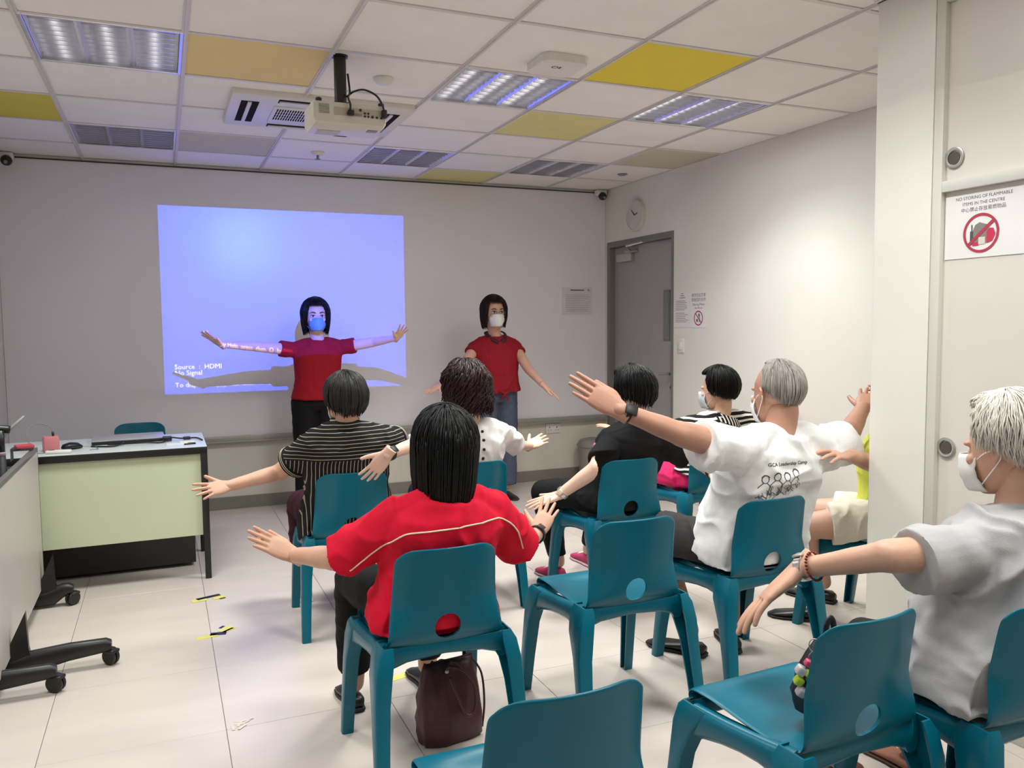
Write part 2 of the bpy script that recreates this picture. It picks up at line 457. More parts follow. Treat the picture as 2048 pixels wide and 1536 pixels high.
# switch plate
t = thing('light_switch', 'white light switch plate beside the door', 'switch', (XR, 5.36, 1.215))
b = new(); box(b, -.009, 0, -.045, .045, -.055, .055, bev=.003); obj('switch_plate', b, m_white, t, True, 40)
b = new(); box(b, -.014, -.009, -.02, .02, -.03, .03, bev=.002); obj('rocker', b, m_white, t, True, 40)
# transparent poster sleeve on the whiteboard
b = new(); box(b, 3.285, 3.585, YB - .015, YB - .0125, 1.475, 1.72)
ps = tag(obj('printed_sheet', b, mat('greyish_film_sheet', rgb(214, 210, 210), .3), None, False), 'pale printed sheet stuck to the right end of the whiteboard', 'poster')
bm_ = axes((3.285, YB - .0155, 1.475), (1, 0, 0), (0, 0, 1)); b = new()
random.seed(5); 
for k in range(10): rect(b, bm_, .03, .03 + random.uniform(.2, .25), .03 + k * .016, .036 + k * .016)
obj('printed_lines', b, mat('faint_ink', rgb(182, 178, 177), .5), ps, False)
b = new(); rect(b, bm_, .08, .22, .215, .224); disc_ring(b, bm_ @ Matrix.Translation((.265, .22, .0003)), .004, .009, 0, 16)
obj('printed_heading', b, m_ink, ps, False)
# double socket below the rail
t = thing('power_socket', 'white double power socket on the wall below the whiteboard', 'socket', (3.19, YB, .462))
b = new(); box(b, -.073, .073, -.01, 0, -.043, .043, bev=.003); obj('socket_plate', b, m_white, t, True, 40)
b = new()
for s in (-.036, .036):
    box(b, s - .004, s + .004, -.0115, -.009, .004, .016); box(b, s - .016, s - .009, -.0115, -.009, -.018, -.012); box(b, s + .009, s + .016, -.0115, -.009, -.018, -.012)
obj('socket_holes', b, m_black, t, False)
# security cameras in the two upper corners
def cctv(x, label, sx):
    t = thing('security_camera', label, 'camera', (x, YB - .052, 2.545), 0, 'dome cameras in the corners')
    b = new(); box(b, -.05, .05, -.035, .035, -.01, .04, bev=.012); obj('camera_body', b, m_white, t, True, 50)
    b = new(); lathe(b, [(.034, 0), (.036, .02), (.03, .04), (.012, .052), (.001, .055)], n=20, mtx=Matrix.Translation((sx * .01, -.02, -.012)) @ Matrix.Rotation(math.radians(115), 4, 'X')); obj('camera_dome', b, m_black, t)
    b = new(); lathe(b, [(.012, .05), (.012, .062), (.006, .064)], n=12, mtx=Matrix.Translation((sx * .01, -.02, -.012)) @ Matrix.Rotation(math.radians(115), 4, 'X')); obj('lens', b, m_grey, t)
cctv(3.655, 'small white security camera at the right end of the whiteboard top', 0)
cctv(-.93, 'small dark security camera at the left end of the whiteboard top', 1)
# bin in the far right corner
t = thing('waste_bin', 'grey waste bin on the floor in the far right corner', 'bin', (3.5, 6.38, 0))
b = new(); lathe(b, [(.115, 0), (.135, .3), (.14, .31), (.13, .31), (.11, .012)], n=28); obj('bin_body', b, mat('grey_bin_plastic', rgb(150, 143, 134), .5), t, True, 50)
b = new(); lathe(b, [(.143, .305), (.145, .32), (.12, .36), (.05, .38), (.001, .382)], n=28); obj('bin_lid', b, mat('grey_bin_lid', rgb(132, 127, 120), .45), t, True, 50)
b = new(); box(b, -.08, .03, -.145, -.12, .315, .335, bev=.005); obj('lid_flap', b, mat('pale_bin_flap', rgb(168, 164, 160), .4), t, True, 50)

# ------------------------------------------------------------------ storage cabinets on the right
m_cab = mat('warm_grey_laminate', rgb(214, 207, 198), 0.42, 0.015, 3)
m_cabf = mat('grey_cabinet_frame', rgb(206, 202, 192), 0.4, 0.015, 3)
m_cabd = mat('dark_cabinet_gap', rgb(60, 56, 50), 0.7)
cab = thing('storage_cabinet', 'tall built-in cabinet with grey sliding doors, behind the grey-shirted man', 'cabinet', (PX, 0, 0))
b = new()
box(b, 0, .05, 2.078, 2.115, 0, H - .003, bev=.003); box(b, 0, .05, -1.2, 2.078, 1.837, 1.875, bev=.002); box(b, 0, .05, -1.2, 2.078, 2.485, H - .003, bev=.002)
box(b, 0, .05, -1.2, 2.078, 0, .06, bev=.002)
obj('cabinet_frame', b, m_cabf, cab, True, 40)
b = new(); box(b, .07, .5, -1.2, 2.115, 0, H - .003); obj('cabinet_carcass', b, m_cabd, cab, False)
def pull(door, y, z):
    b = new(); RM = axes((.02, y, z), (0, -1, 0), (0, 0, 1))
    lathe(b, [(.036, 0), (.037, .004), (.032, .006), (.025, .004), (.023, -.006), (.001, -.008)], n=28, mtx=RM); p = obj('finger_pull', b, m_steel, door, True, 60)
    b = new(); lathe(b, [(.0225, .0), (.0225, .001), (.001, .001)], n=24, mtx=axes((.019, y + .001, z), (0, -1, 0), (0, 0, 1))); 
    obj('pull_recess', b, mat('dark_pull_recess', rgb(95, 88, 78), .4, metal=.5), door, False)
doors = []
for k, (ya, yb, dx) in enumerate(((1.17, 2.08, 0), (.25, 1.19, .02), (-.67, .27, 0))):
    for z0, z1, pz in ((1.875, 2.485, 1.952), (.06, 1.837, .94)):
        b = new(); box(b, .022 + dx, .04 + dx, ya, yb, z0, z1, bev=.001, seg=1)
        o = obj('sliding_door', b, m_cab, cab, False)
        if dx == 0: pull(o, yb - .035, pz)
# flammable sign on the near lower door
b = new(); ms = axes((.0205 , 2.074, 1.603), (0, -1, 0), (0, 0, 1)); rect(b, ms, 0, .29, 0, .217, 0, .0012)
sg = tag(obj('warning_sign', b, m_paper, None, False), 'white no storing of flammable items sign on the cabinet door', 'sign'); sg.location = (PX, 0, 0)
ms = ms @ Matrix.Translation((0, 0, .0016))
flat_text(sg, 'lettering', 'NO STORING OF FLAMMABLE', .0155, ms @ Matrix.Translation((.143, .198, 0)), m_ink)
flat_text(sg, 'lettering', 'ITEMS IN THE CENTRE', .0155, ms @ Matrix.Translation((.143, .178, 0)), m_ink)
flat_text(sg, 'lettering', '中心禁止存放易燃物品', .0165, ms @ Matrix.Translation((.143, .157, 0)), m_ink)
mc = ms @ Matrix.Translation((.138, .081, .0012)); b = new(); disc_ring(b, mc, .057, .066, 0, 48)
rect(b, mc @ Matrix.Rotation(math.radians(40), 4, 'Z'), -.058, .058, -.0055, .0055, 0); obj('prohibition_circle', b, m_red, sg, False)
mg = ms @ Matrix.Translation((.138, .081, .0003))
b = new(); rect(b, mg, -.04, -.028, -.038, .008); rect(b, mg, -.036, -.032, .008, .03); obj('bottle_pictogram', b, mat('dark_green_print', rgb(72, 76, 68), .6), sg, False)
b = new(); prism(b, [(-.028, -.035), (.028, -.035), (.034, 0), (.026, .025), (.01, .03), (-.006, .036), (-.022, .028), (-.03, .01)], mg, .0003)
obj('canister_pictogram', b, mat('grey_print', rgb(128, 122, 116), .6), sg, False)
b = new(); prism(b, [(.022, -.036), (.042, -.03), (.053, -.008), (.045, .012), (.03, .014), (.02, .0)], mg @ Matrix.Translation((0, 0, .0004)), .0003); obj('red_canister', b, mat('crimson_print', rgb(188, 44, 74), .6), sg, False); b = new(); prism(b, [(-.03, -.042), (-.008, -.042), (-.005, -.03), (-.032, -.03)], mg @ Matrix.Translation((0, 0, .0004)), .0003)
obj('red_pictogram', b, mat('crimson_print', rgb(188, 44, 74), .6), sg, False)
b = new(); rect(b, mg, -.008, .016, -.038, -.014, .0006); obj('box_pictogram', b, mat('cream_print', rgb(206, 200, 186), .6), sg, False)

# ------------------------------------------------------------------ ceiling things
# projector
m_pj = mat('off_white_projector_case', rgb(206, 200, 186), 0.4, 0.02, 8)
pj = thing('projector', 'white projector hanging from a black pole under the ceiling', 'projector', (.79, 3.74, 2.31))
b = new()
sec = []
for y, w, z0, z1 in ((-.115, .158, -.036, .048), (-.10, .163, -.044, .054), (.09, .163, -.046, .056), (.115, .155, -.036, .044)):
    sec.append([V((s * w * a, y, (z0 + z1) / 2 + (z1 - z0) / 2 * c)) for s, a, c in ((-1, 1, -.6), (-1, .93, -1), (1, .93, -1), (1, 1, -.6), (1, 1, .8), (1, .95, 1), (-1, .95, 1), (-1, 1, .8))])
loft(b, sec)
body = obj('projector_case', b, m_pj, pj, True, 30)
b = new(); box(b, -.07, .15, -.117, -.114, -.004, .03, bev=.001); obj('connector_panel', b, mat('beige_connector_panel', rgb(176, 166, 148), .5), pj, False)
for x, z, r in ((.045, .024, .006), (-.01, .006, .005), (.065, .012, .005), (.08, .012, .005), (.065, -.001, .005), (.08, -.001, .005), (.098, -.001, .006), (.118, -.002, .005), (.137, -.003, .004)):
    b = new(); tube(b, [(x, -.119, z), (x, -.116, z)], r, 12); obj('jack', b, m_black, pj, True, 40)
b = new(); box(b, .02, .05, -.12, -.116, -.002, .008, bev=.002); obj('video_port', b, m_grey, pj, True, 40)
b = new()
for k in range(7): box(b, -.135, -.09, -.117, -.1145, -.0 + k * .006, .002 + k * .006)
obj('speaker_grille', b, m_grey, pj, False)
for x in (-.13, .145):
    b = new(); lathe(b, [(.014, 0), (.014, .012), (.01, .016)], n=16, mtx=Matrix.Translation((x, -.09, .053))); obj('adjuster_foot', b, m_black, pj, True, 40)
b = new(); lathe(b, [(.034, 0), (.034, .028), (.028, .028), (.026, 0.0)], n=24, mtx=Matrix.Translation((-.04, .105, .005)) @ Matrix.Rotation(-PI / 2, 4, 'X'), cap=False); obj('lens_barrel', b, m_grey, pj, True, 50)
b = new(); box(b, .09, .135, -.06, -.02, -.0475, -.044, bev=.001); obj('filter_catch', b, m_grey, pj, True, 40)
b = new(); box(b, -.12, -.02, .0, .09, -.0475, -.044, bev=.001); obj('vent_cover', b, mat('taupe_vent', rgb(178, 170, 160), .5), pj, True, 40)  # vent cover a little darker than the case
b = new(); tube(b, [(-.02, -.02, .055), (-.02, -.02, .277)], .027, 20); lathe(b, [(.036, .27), (.036, .277)], n=20, mtx=Matrix.Translation((-.02, -.02, 0))); box(b, -.055, .02, -.045, .01, .05, .075, bev=.008)
obj('ceiling_pole', b, m_black, pj, True, 40)
b = new(); tube(b, spline([(.012, -.03, .2), (.015, -.05, .12), (-.005, -.11, .075), (-.002, -.135, .04), (-.002, -.125, .01)]), .0045, 8); box(b, -.012, .014, -.14, -.118, -.005, .018, bev=.003)
obj('signal_cable', b, m_black, pj, True, 50)
b = new(); tube(b, spline([(.006, -.03, .1), (.03, -.07, .115), (.07, -.1, .118), (.12, -.12, .09), (.145, -.13, .04), (.147, -.125, .02)]), .0045, 8); box(b, .137, .158, -.145, -.117, -.005, .03, bev=.003)
obj('power_cable', b, m_black, pj, True, 50)

# projector light: a small lamp behind an added gobo slide (blue film with lettering cut out of it)
LP = V((.80, 3.875, 2.315))
sp = bpy.data.lights.new('projector_lamp', 'SPOT'); sp.energy = 600; sp.color = (1.0, 0.98, 1.0); sp.spot_size = math.radians(60); sp.spot_blend = 0; sp.shadow_soft_size = .00004
so = bpy.data.objects.new('projector_lamp', sp); COL.objects.link(so); so.location = LP
aim = (V((.925, YB, 1.59)) - LP).normalized(); so.rotation_euler = (-aim).to_track_quat('Z', 'Y').to_euler()
k = .03 / (YB - .012 - LP.y)
def gobo_pt(x, z): return V((LP.x + (x - LP.x) * k, LP.y + .03, LP.z + (z - LP.z) * k))
SX0, SX1, SZ0, SZ1 = .004, 1.842, .90, 2.284
c = bpy.data.curves.new('film', 'FONT')
c.body = 'Source  :  HDMI\nNo Signal\n\nTo display Help, press  then  O  button'; c.size = .050; c.space_line = .9; c.resolution_u = 2
to = bpy.data.objects.new('film', c); COL.objects.link(to)
bpy.context.view_layer.objects.active = to; to.select_set(True)
bpy.ops.object.convert(target='CURVE')
c = to.data; c.dimensions = '2D'; c.fill_mode = 'BOTH'; c.extrude = 0; c.resolution_u = 2
TX0, TZ0 = .075, 1.085                     # where the first text line starts on the board
q = c.splines.new('POLY'); q.points.add(3)
for p, (x, z) in zip(q.points, ((SX0, SZ0), (SX1, SZ0), (SX1, SZ1), (SX0, SZ1))): p.co = (x - TX0, z - TZ0, 0, 1)
q.use_cyclic_u = True
tm = evaluated(to); bpy.data.objects.remove(to)
keep = bmesh.new(); keep.from_mesh(tm); bpy.data.meshes.remove(tm)
for v in keep.verts: v.co = gobo_pt(v.co.x + TX0, v.co.y + TZ0) - V((.79, 3.74, 2.31))
mf = bpy.data.materials.new('blue_gobo_film'); mf.use_nodes = True
nt = mf.node_tree; nt.nodes.clear(); o_ = nt.nodes.new('ShaderNodeOutputMaterial'); tr = nt.nodes.new('ShaderNodeBsdfTransparent'); tr.inputs[0].default_value = (.04, .105, 1, 1); nt.links.new(tr.outputs[0], o_.inputs[0])
print('FILM faces', len(keep.faces))
film = obj('gobo_film', keep, mf, pj, False)  # added film tints the beam, lettering left clear
b = new()
A = [gobo_pt(x, z) - V((.79, 3.74, 2.31)) for x, z in ((SX0, SZ0), (SX1, SZ0), (SX1, SZ1), (SX0, SZ1))]
Bq = [V((-.02, .1651, .04)) for _ in range(4)]
cx = sum((p.x for p in A)) / 4; cz = sum((p.z for p in A)) / 4
Bq = [V((cx + sx * .03, A[0].y, cz + sz * .03)) for sx, sz in ((-1, -1), (1, -1), (1, 1), (-1, 1))]
va = [b.verts.new(p) for p in A]; vb = [b.verts.new(p) for p in Bq]
for i in range(4): b.faces.new((va[i], va[(i + 1) % 4], vb[(i + 1) % 4], vb[i]))
obj('gobo_mask', b, m_black, pj, False)  # unseen mask added to trim the beam to the screen

# air conditioner cassette
ac = thing('air_conditioner', 'white ceiling cassette air conditioner left of the projector', 'air conditioner', (.84, 4.72, H))
m_slot = mat('dark_air_slot', rgb(38, 36, 40), .95, spec=.05)
m_ac = mat('white_air_conditioner', rgb(214, 210, 206), .4, .02, 6)
b = new(); W2 = .475; L2 = .34
def slab(b, hx, hy, z0, z1, inner=None): box(b, -hx, hx, -hy, hy, z0, z1, bev=.012)
slab(b, W2, L2, -.03, .01); obj('cassette_panel', b, m_ac, ac, True, 40)
b = new(); box(b, -.25, .25, -.17, .17, -.036, -.028, bev=.006); gr = obj('intake_grille', b, m_ac, ac, True, 40)
b = new()
for r_ in range(4):
    for c_ in range(34):
        x = -.225 + c_ * .0136; y = -.105 + r_ * .06
        box(b, x - .0035, x + .0035, y - .024, y + .024, -.0375, -.0355)
o = obj('grille_slots', b, m_slot, gr, False); o['kind'] = 'stuff'
for (x0, x1, y0, y1) in ((-.24, .24, -.30, -.235), (-.24, .24, .235, .30), (-.42, -.33, -.22, .22), (.33, .42, -.22, .22)):
    b = new(); box(b, x0, x1, y0, y1, -.0315, -.028); v_ = obj('air_outlet', b, m_slot, ac, False)
    b = new()
    if x1 - x0 > .2: box(b, x0 + .006, x1 - .006, (y0 + y1) / 2 - .006, (y0 + y1) / 2 + .012, -.038, -.03, bev=.002)
    else: box(b, (x0 + x1) / 2 - .012, (x0 + x1) / 2 + .008, y0 + .006, y1 - .006, -.038, -.03, bev=.002)
    obj('louvre_flap', b, m_ac, v_, True, 40)
# access point, smoke detector, sprinkler, vent disc
t = thing('wireless_access_point', 'white square access point on the ceiling beside a louvred light', 'access point', (1.70, 3.43, H))
b = new(); prism(b, [(-.11, -.085), (-.085, -.11), (.085, -.11), (.11, -.085), (.11, .085), (.085, .11), (-.085, .11), (-.11, .085)], Matrix.Translation((0, 0, -.035)), .035); obj('access_point_case', b, m_white, t, False)
b = new(); disc_ring(b, Matrix.Translation((-.02, -.02, -.0356)), .011, .016, 0, 20); rect(b, Matrix.Translation((-.02, -.02, -.0356)), .02, .03, -.012, .012); obj('round_badge', b, m_black, t, False)
def ceil_disc(name, label, x, y, r, h, cat, m=None, g=None):
    b = new(); lathe(b, [(r, 0), (r, -h * .4), (r * .7, -h), (r * .001, -h)], n=24)
    o = tag(obj(name, b, m or m_white, None, True, 50), label, cat, g); o.location = (x, y, H); return o
ceil_disc('smoke_detector', 'white smoke detector disc on the ceiling right of the projector pole', 1.033, 3.974, .05, .025, 'detector')
sk = ceil_disc('sprinkler', 'white sprinkler rose on the bluish ceiling near the whiteboard', 1.031, 5.79, .045, .02, 'sprinkler')
b = new(); tube(b, [(0, 0, -.015), (0, 0, -.045)], .008, 10); lathe(b, [(.001, -.045), (.02, -.045), (.02, -.048), (.001, -.048)], n=16); obj('sprinkler_head', b, m_grey, sk)
ceil_disc('ceiling_vent', 'small round grey vent on the ceiling near the right wall corner', 3.44, 5.77, .04, .012, 'vent', m_grey)

# ------------------------------------------------------------------ desk at the front
m_green = mat('pale_green_laminate', rgb(196, 204, 172), .5, .015, 3)
m_top = mat('pale_desk_top', rgb(206, 214, 210), .3, .015, 3)
m_leg = mat('black_powder_coated_steel', rgb(24, 23, 21), .4, .1, 10)
dk = thing('desk', 'white topped desk with pale green front panel at the left', 'desk', (0, 0, 0))
DX0, DX1, DYa, DYb = -.93, .205, 4.765, 5.40
b = new(); box(b, DX0, DX1, DYa, DYb, .700, .738, bev=.002); obj('edge_band', b, m_leg, dk, True, 40)
b = new(); box(b, DX0 + .001, DX1 - .001, DYa + .001, DYb - .001, .7375, .742, bev=.001); obj('desk_top', b, m_top, dk, False)
b = new(); box(b, DX0 + .03, DX1 - .035, DYa + .02, DYa + .038, .245, .70, bev=.001); obj('modesty_panel', b, m_green, dk, False)
for x in (DX0, DX1 - .032):
    for y in (DYa, DYb - .035):
        b = new(); box(b, x, x + .032, y, y + .03, 0, .70, bev=.003); obj('leg', b, m_leg, dk, True, 40)
b = new(); box(b, DX0 + .04, DX1 - .07, DYa + .30, DYb - .03, .02, .69, bev=.004); obj('drawer_shade_block', b, mat('drawer_shade_dark', rgb(40, 37, 35), .6), dk, True, 40)  # drawer unit stretched across and blackened to deepen shade under the desk
Z = .742
# things on the desk
t = thing('laptop', 'closed silver laptop lying on the desk in front of the blue chair', 'laptop', (-.2, 5.2, Z), math.radians(3))
b = new(); box(b, -.19, .19, -.125, .125, .004, .016, bev=.004); obj('base', b, m_black, t, True, 40)
b = new(); box(b, -.19, .19, -.125, .125, .017, .027, bev=.004); obj('lid', b, mat('silver_lid', rgb(176, 176, 178), .35, metal=.4), t, True, 40)
t = thing('cube_adapter', 'small pink cube shaped adapter with a looping cable on the desk', 'adapter', (-.565, 4.93, Z), math.radians(15))
b = new(); box(b, -.036, .036, -.036, .036, 0, .082, bev=.006); obj('cube_body', b, mat('pink_plastic', rgb(198, 122, 126), .45), t, True, 40)
b = new(); tube(b, [(.012, 0, .08), (.012, 0, .105)], .006, 8); obj('plug', b, m_black, t)
b = new(); tube(b, spline([(.012, 0, .105), (-.01, .01, .14), (-.07, .02, .15), (-.11, .0, .1), (-.09, -.02, .03), (-.07, -.05, .004), (-.02, -.06, .004)]), .0025, 6); obj('cable', b, m_grey, t)
t = thing('computer_mouse', 'black computer mouse on the desk beside the pink cube', 'mouse', (-.47, 4.97, Z + .001), math.radians(30))
b = new(); tube(b, [(-.052, 0, .008), (-.04, 0, .014), (-.01, 0, .019), (.025, 0, .016), (.05, 0, .008)], [.012, .027, .031, .029, .014], 14, flat=.62); obj('mouse_body', b, m_black, t)
b = new(); tube(b, spline([(.05, 0, .008), (.1, -.02, .003), (.10, -.06, .003), (.07, -.14, .003), (.03, -.13, .003)]), .002, 6); obj('cable', b, m_grey, t)
t = thing('power_cable', 'black cable and plug lying across the desk beside the laptop', 'cable', (0, 0, Z + .001))
b = new(); tube(b, spline([(-.38, 5.0, .004), (-.27, 4.95, .004), (-.22, 5.02, .012), (-.3, 5.04, .004), (-.12, 4.98, .01), (-.02, 5.0, .004), (.02, 5.06, .02), (.08, 5.08, .01), (.16, 5.1, .006), (.19, 5.0, .004)]), .0045, 8); obj('cord', b, m_black, t)
b = new(); box(b, -.02, .03, 5.03, 5.07, .004, .03, bev=.006); obj('plug', b, m_black, t, True, 50); b = new(); box(b, .09, .13, 5.07, 5.1, .002, .018, bev=.005); obj('plug', b, m_black, t, True, 50)
b = new(); box(b, .0, .11, 4.88, 4.95, Z, Z + .003, bev=.001); box(b, .07, .15, 4.93, 5.0, Z + .003, Z + .006, bev=.001)
tag(obj('paper_slips', b, m_paper, None, False), 'white paper slips at the right end of the desk', 'paper')
b = new(); tube(b, [(.09, 4.86, Z + .004), (.15, 4.875, Z + .004)], .004, 8); tag(obj('pen', b, m_black), 'short black pen beside the paper slips on the desk', 'pen')
t = thing('remote_control', 'white remote control lying at the left front edge of the desk', 'remote', (-.52, 4.835, Z), math.radians(-10))
b = new(); box(b, -.06, .06, -.02, .02, 0, .018, bev=.006); obj('remote_body', b, m_white, t, True, 50)
b = new(); box(b, -.05, -.02, -.008, .008, .017, .0195, bev=.001); obj('display', b, m_black, t)

# ------------------------------------------------------------------ nested flip-top tables on castors, left edge
m_ft = mat('grey_white_table_laminate', rgb(192, 186, 178), .4, .015, 3)
m_fe = mat('grey_table_edge', rgb(100, 98, 92), .4, .03, 6)
m_cast = mat('black_castor_rubber', rgb(30, 28, 26), .45, .1, 20)
def castor(parent, x, y, rz):
    b = new(); mt = Matrix.Translation((x, y, .034)) @ Matrix.Rotation(rz, 4, 'Z') @ Matrix.Rotation(PI / 2, 4, 'X')
    for s in (-.017, .003): lathe(b, [(.008, s), (.031, s), (.034, s + .004), (.034, s + .011), (.031, s + .014), (.008, s + .014)], n=24, mtx=mt)
    o = obj('castor', b, m_cast, parent, True, 40)
    b = new(); mt2 = Matrix.Translation((x, y, 0)) @ Matrix.Rotation(rz, 4, 'Z')
    tube(b, [mt2 @ V((0, 0, .034)), mt2 @ V((.012, 0, .07))], [.012, .014], 10); box(b, -.018, .03, -.022, .022, .05, .066, mtx=mt2, bev=.006)
    obj('castor_fork', b, m_leg, o, True, 50)
def flip_table(label, X, Y0, Y1, ztop, feet, zb):
    t = thing('folding_table', label, 'table', (0, 0, 0), 0, 'nested flip top tables')
    b = new(); box(b, X - .022, X, Y0, Y1, zb, ztop, bev=.001, seg=1); obj('table_top', b, m_ft, t, False)
    b = new()
    box(b, X - .0225, X + .0015, Y0, Y1, ztop - .0, ztop + .022, bev=.003); box(b, X - .0225, X + .0015, Y1, Y1 + .004, zb, ztop + .022, bev=.001)
    obj('edge_band', b, m_fe, t, True, 40)
    for (fy, x0, x1) in feet:
        b = new()
        xm = max(X + .006, x0 + .12)
        pts = [(x0, .05, .034), (x0 + .1, .048, .037), (xm, .048, .038), (min(xm + .05, x1 - .06), .058, .046), ((xm + x1) / 2 + .02, .078, .036), (x1 - .02, .085, .028), (x1, .08, .022)]
        loft(b, [ring(V((x, fy, z)), V((0, 1, 0)), V((0, 0, 1)), .024, h, 12, 3.0) for x, z, h in pts])
        obj('foot', b, m_leg, t, True, 60)
        castor(t, x1 - .005, fy, random.uniform(-1, 1)); castor(t, x0 + .02, fy, .5)
        b = new(); box(b, X - .10, X - .04, fy - .025, fy + .025, .08, .72, bev=.005)
        obj('post', b, m_leg, t, True, 40)
        b = new(); prism(b, [(X + .002, .06), (X + .075, .06), (X + .064, .12), (X + .058, .27), (X + .002, .15)], axes((0, fy + .012, 0), (1, 0, 0), (0, 0, 1)), .03); obj('gusset', b, m_leg, t, False)
    return t
flip_table('grey folding table tilted upright on black castors at the left edge', -.60, 3.15, 4.70, .775, [(4.60, -1.0 + .1, -.46), (3.70, -.9, -.24)], .092)
flip_table('second upright folding table nested behind the first, hung with umbrellas', -.83, 3.0, 4.52, .80, [(4.42, -.97, -.68), (3.50, -.95, -.42)], .092)
# umbrellas hooked over the table top
m_umb = mat('black_umbrella_fabric', rgb(20, 18, 20), .6, .1, 30)
t = thing('umbrella', 'black umbrella with crook handle standing against the folding tables', 'umbrella', (-.66, 4.10, 0))
b = new(); tube(b, spline([(-.17, -.12, .90), (-.12, -.06, .965), (-.04, 0, .965), (.035, .02, .955)], 5), .017, 12)
tube(b, [(0, 0, .955), (0, 0, .86)], .016, 12)
obj('crook_handle', b, m_black, t)
b = new(); tube(b, [(0, 0, .862), (0, 0, .855), (0, 0, .845)], [.017, .018, .017], 12); obj('collar_band', b, mat('mauve_band', rgb(150, 130, 128), .5), t)
b = new(); tube(b, [(0, 0, .845), (0, 0, .6), (0, 0, .1), (0, 0, .0)], [.017, .024, .014, .006], 10); obj('rolled_canopy', b, m_umb, t)
t = thing('umbrella', 'grey tipped umbrella shaft slanting behind the black handle', 'umbrella', (-.66, 4.24, 0), 0)
b = new(); tube(b, [(.075, .0, 1.0), (.0, -.0, .93), (-.045, 0, .86)], [.006, .008, .012], 8); obj('shaft', b, m_grey, t)
b = new(); tube(b, [(-.045, 0, .86), (-.045, 0, .4), (-.045, 0, .02)], [.014, .02, .01], 10); obj('rolled_canopy', b, m_umb, t)
t = thing('leaflet_stack', 'small stack of red and black leaflets at the far end of the folding table', 'leaflets', (-.655, 4.63, .799))
b = new(); box(b, -.03, .045, -.05, .03, .012, .024, mtx=Matrix.Rotation(.3, 4, 'Z'), bev=.001); obj('top_leaflet', b, mat('red_leaflet', rgb(190, 70, 80), .5), t, False)
b = new(); box(b, -.04, .045, -.05, .04, 0, .012, bev=.001); obj('lower_leaflets', b, mat('dark_leaflet', rgb(60, 56, 64), .5), t, False)
b = new(); box(b, -.045, -.043, -.05, .03, -.05, .012, bev=.001); obj('hanging_leaflet', b, mat('speckled_leaflet', rgb(110, 106, 108), .5, .5, 60), t, False)

# ------------------------------------------------------------------ hazard tape marks and a scuff on the floor
m_ty = mat('yellow_hazard_tape', rgb(208, 202, 104), .5, .05, 30)
def tape(x, y, label, strips):
    t = thing('hazard_tape_mark', label, 'tape', (x, y, 0), 0, 'hazard tape marks')
    for dx, dy, l, w, a, blk in strips:
        b = new(); box(b, -l / 2, l / 2, -w / 2, w / 2, .0004, .0012, mtx=Matrix.Translation((dx, dy, 0)) @ Matrix.Rotation(math.radians(a), 4, 'Z'))
        obj('tape_strip', b, m_black if blk else m_ty, t, False)
tape(.17, 4.41, 'black and yellow tape scrap on the floor nearest the desk', [(-.045, -.015, .07, .045, 10, 0), (.0, .02, .12, .03, 18, 1), (.05, -.01, .06, .04, 20, 0), (.065, -.03, .03, .015, 20, 1)])
tape(.185, 3.88, 'black and yellow tape scrap on the floor, second from the desk', [(-.05, -.03, .09, .04, 12, 0), (.0, -.01, .07, .035, -10, 1), (.04, .03, .07, .05, 40, 0), (.045, .02, .06, .014, 40, 1), (.02, .07, .03, .014, 50, 1)])
tape(.79, 3.07, 'black and yellow tape strip behind the chair of the woman in red', [(-.05, -.01, .07, .04, 14, 1), (.02, .01, .08, .04, 14, 0), (.075, .02, .02, .04, 14, 1)])
b = new(); random.seed(11)
for k in range(7):
    a = random.uniform(0, 6); box(b, -.02, .02, -.005, .005, .0006 + k * .0003, .0008 + k * .0003, mtx=Matrix.Translation((.2 + random.uniform(-.03, .03), 2.93 + random.uniform(-.03, .03), 0)) @ Matrix.Rotation(a, 4, 'Z'))
tag(obj('tape_residue', b, mat('grey_tape_residue', rgb(196, 186, 178), .7), None, False), 'faint grey tape residue on the floor near the bottom left', 'residue')
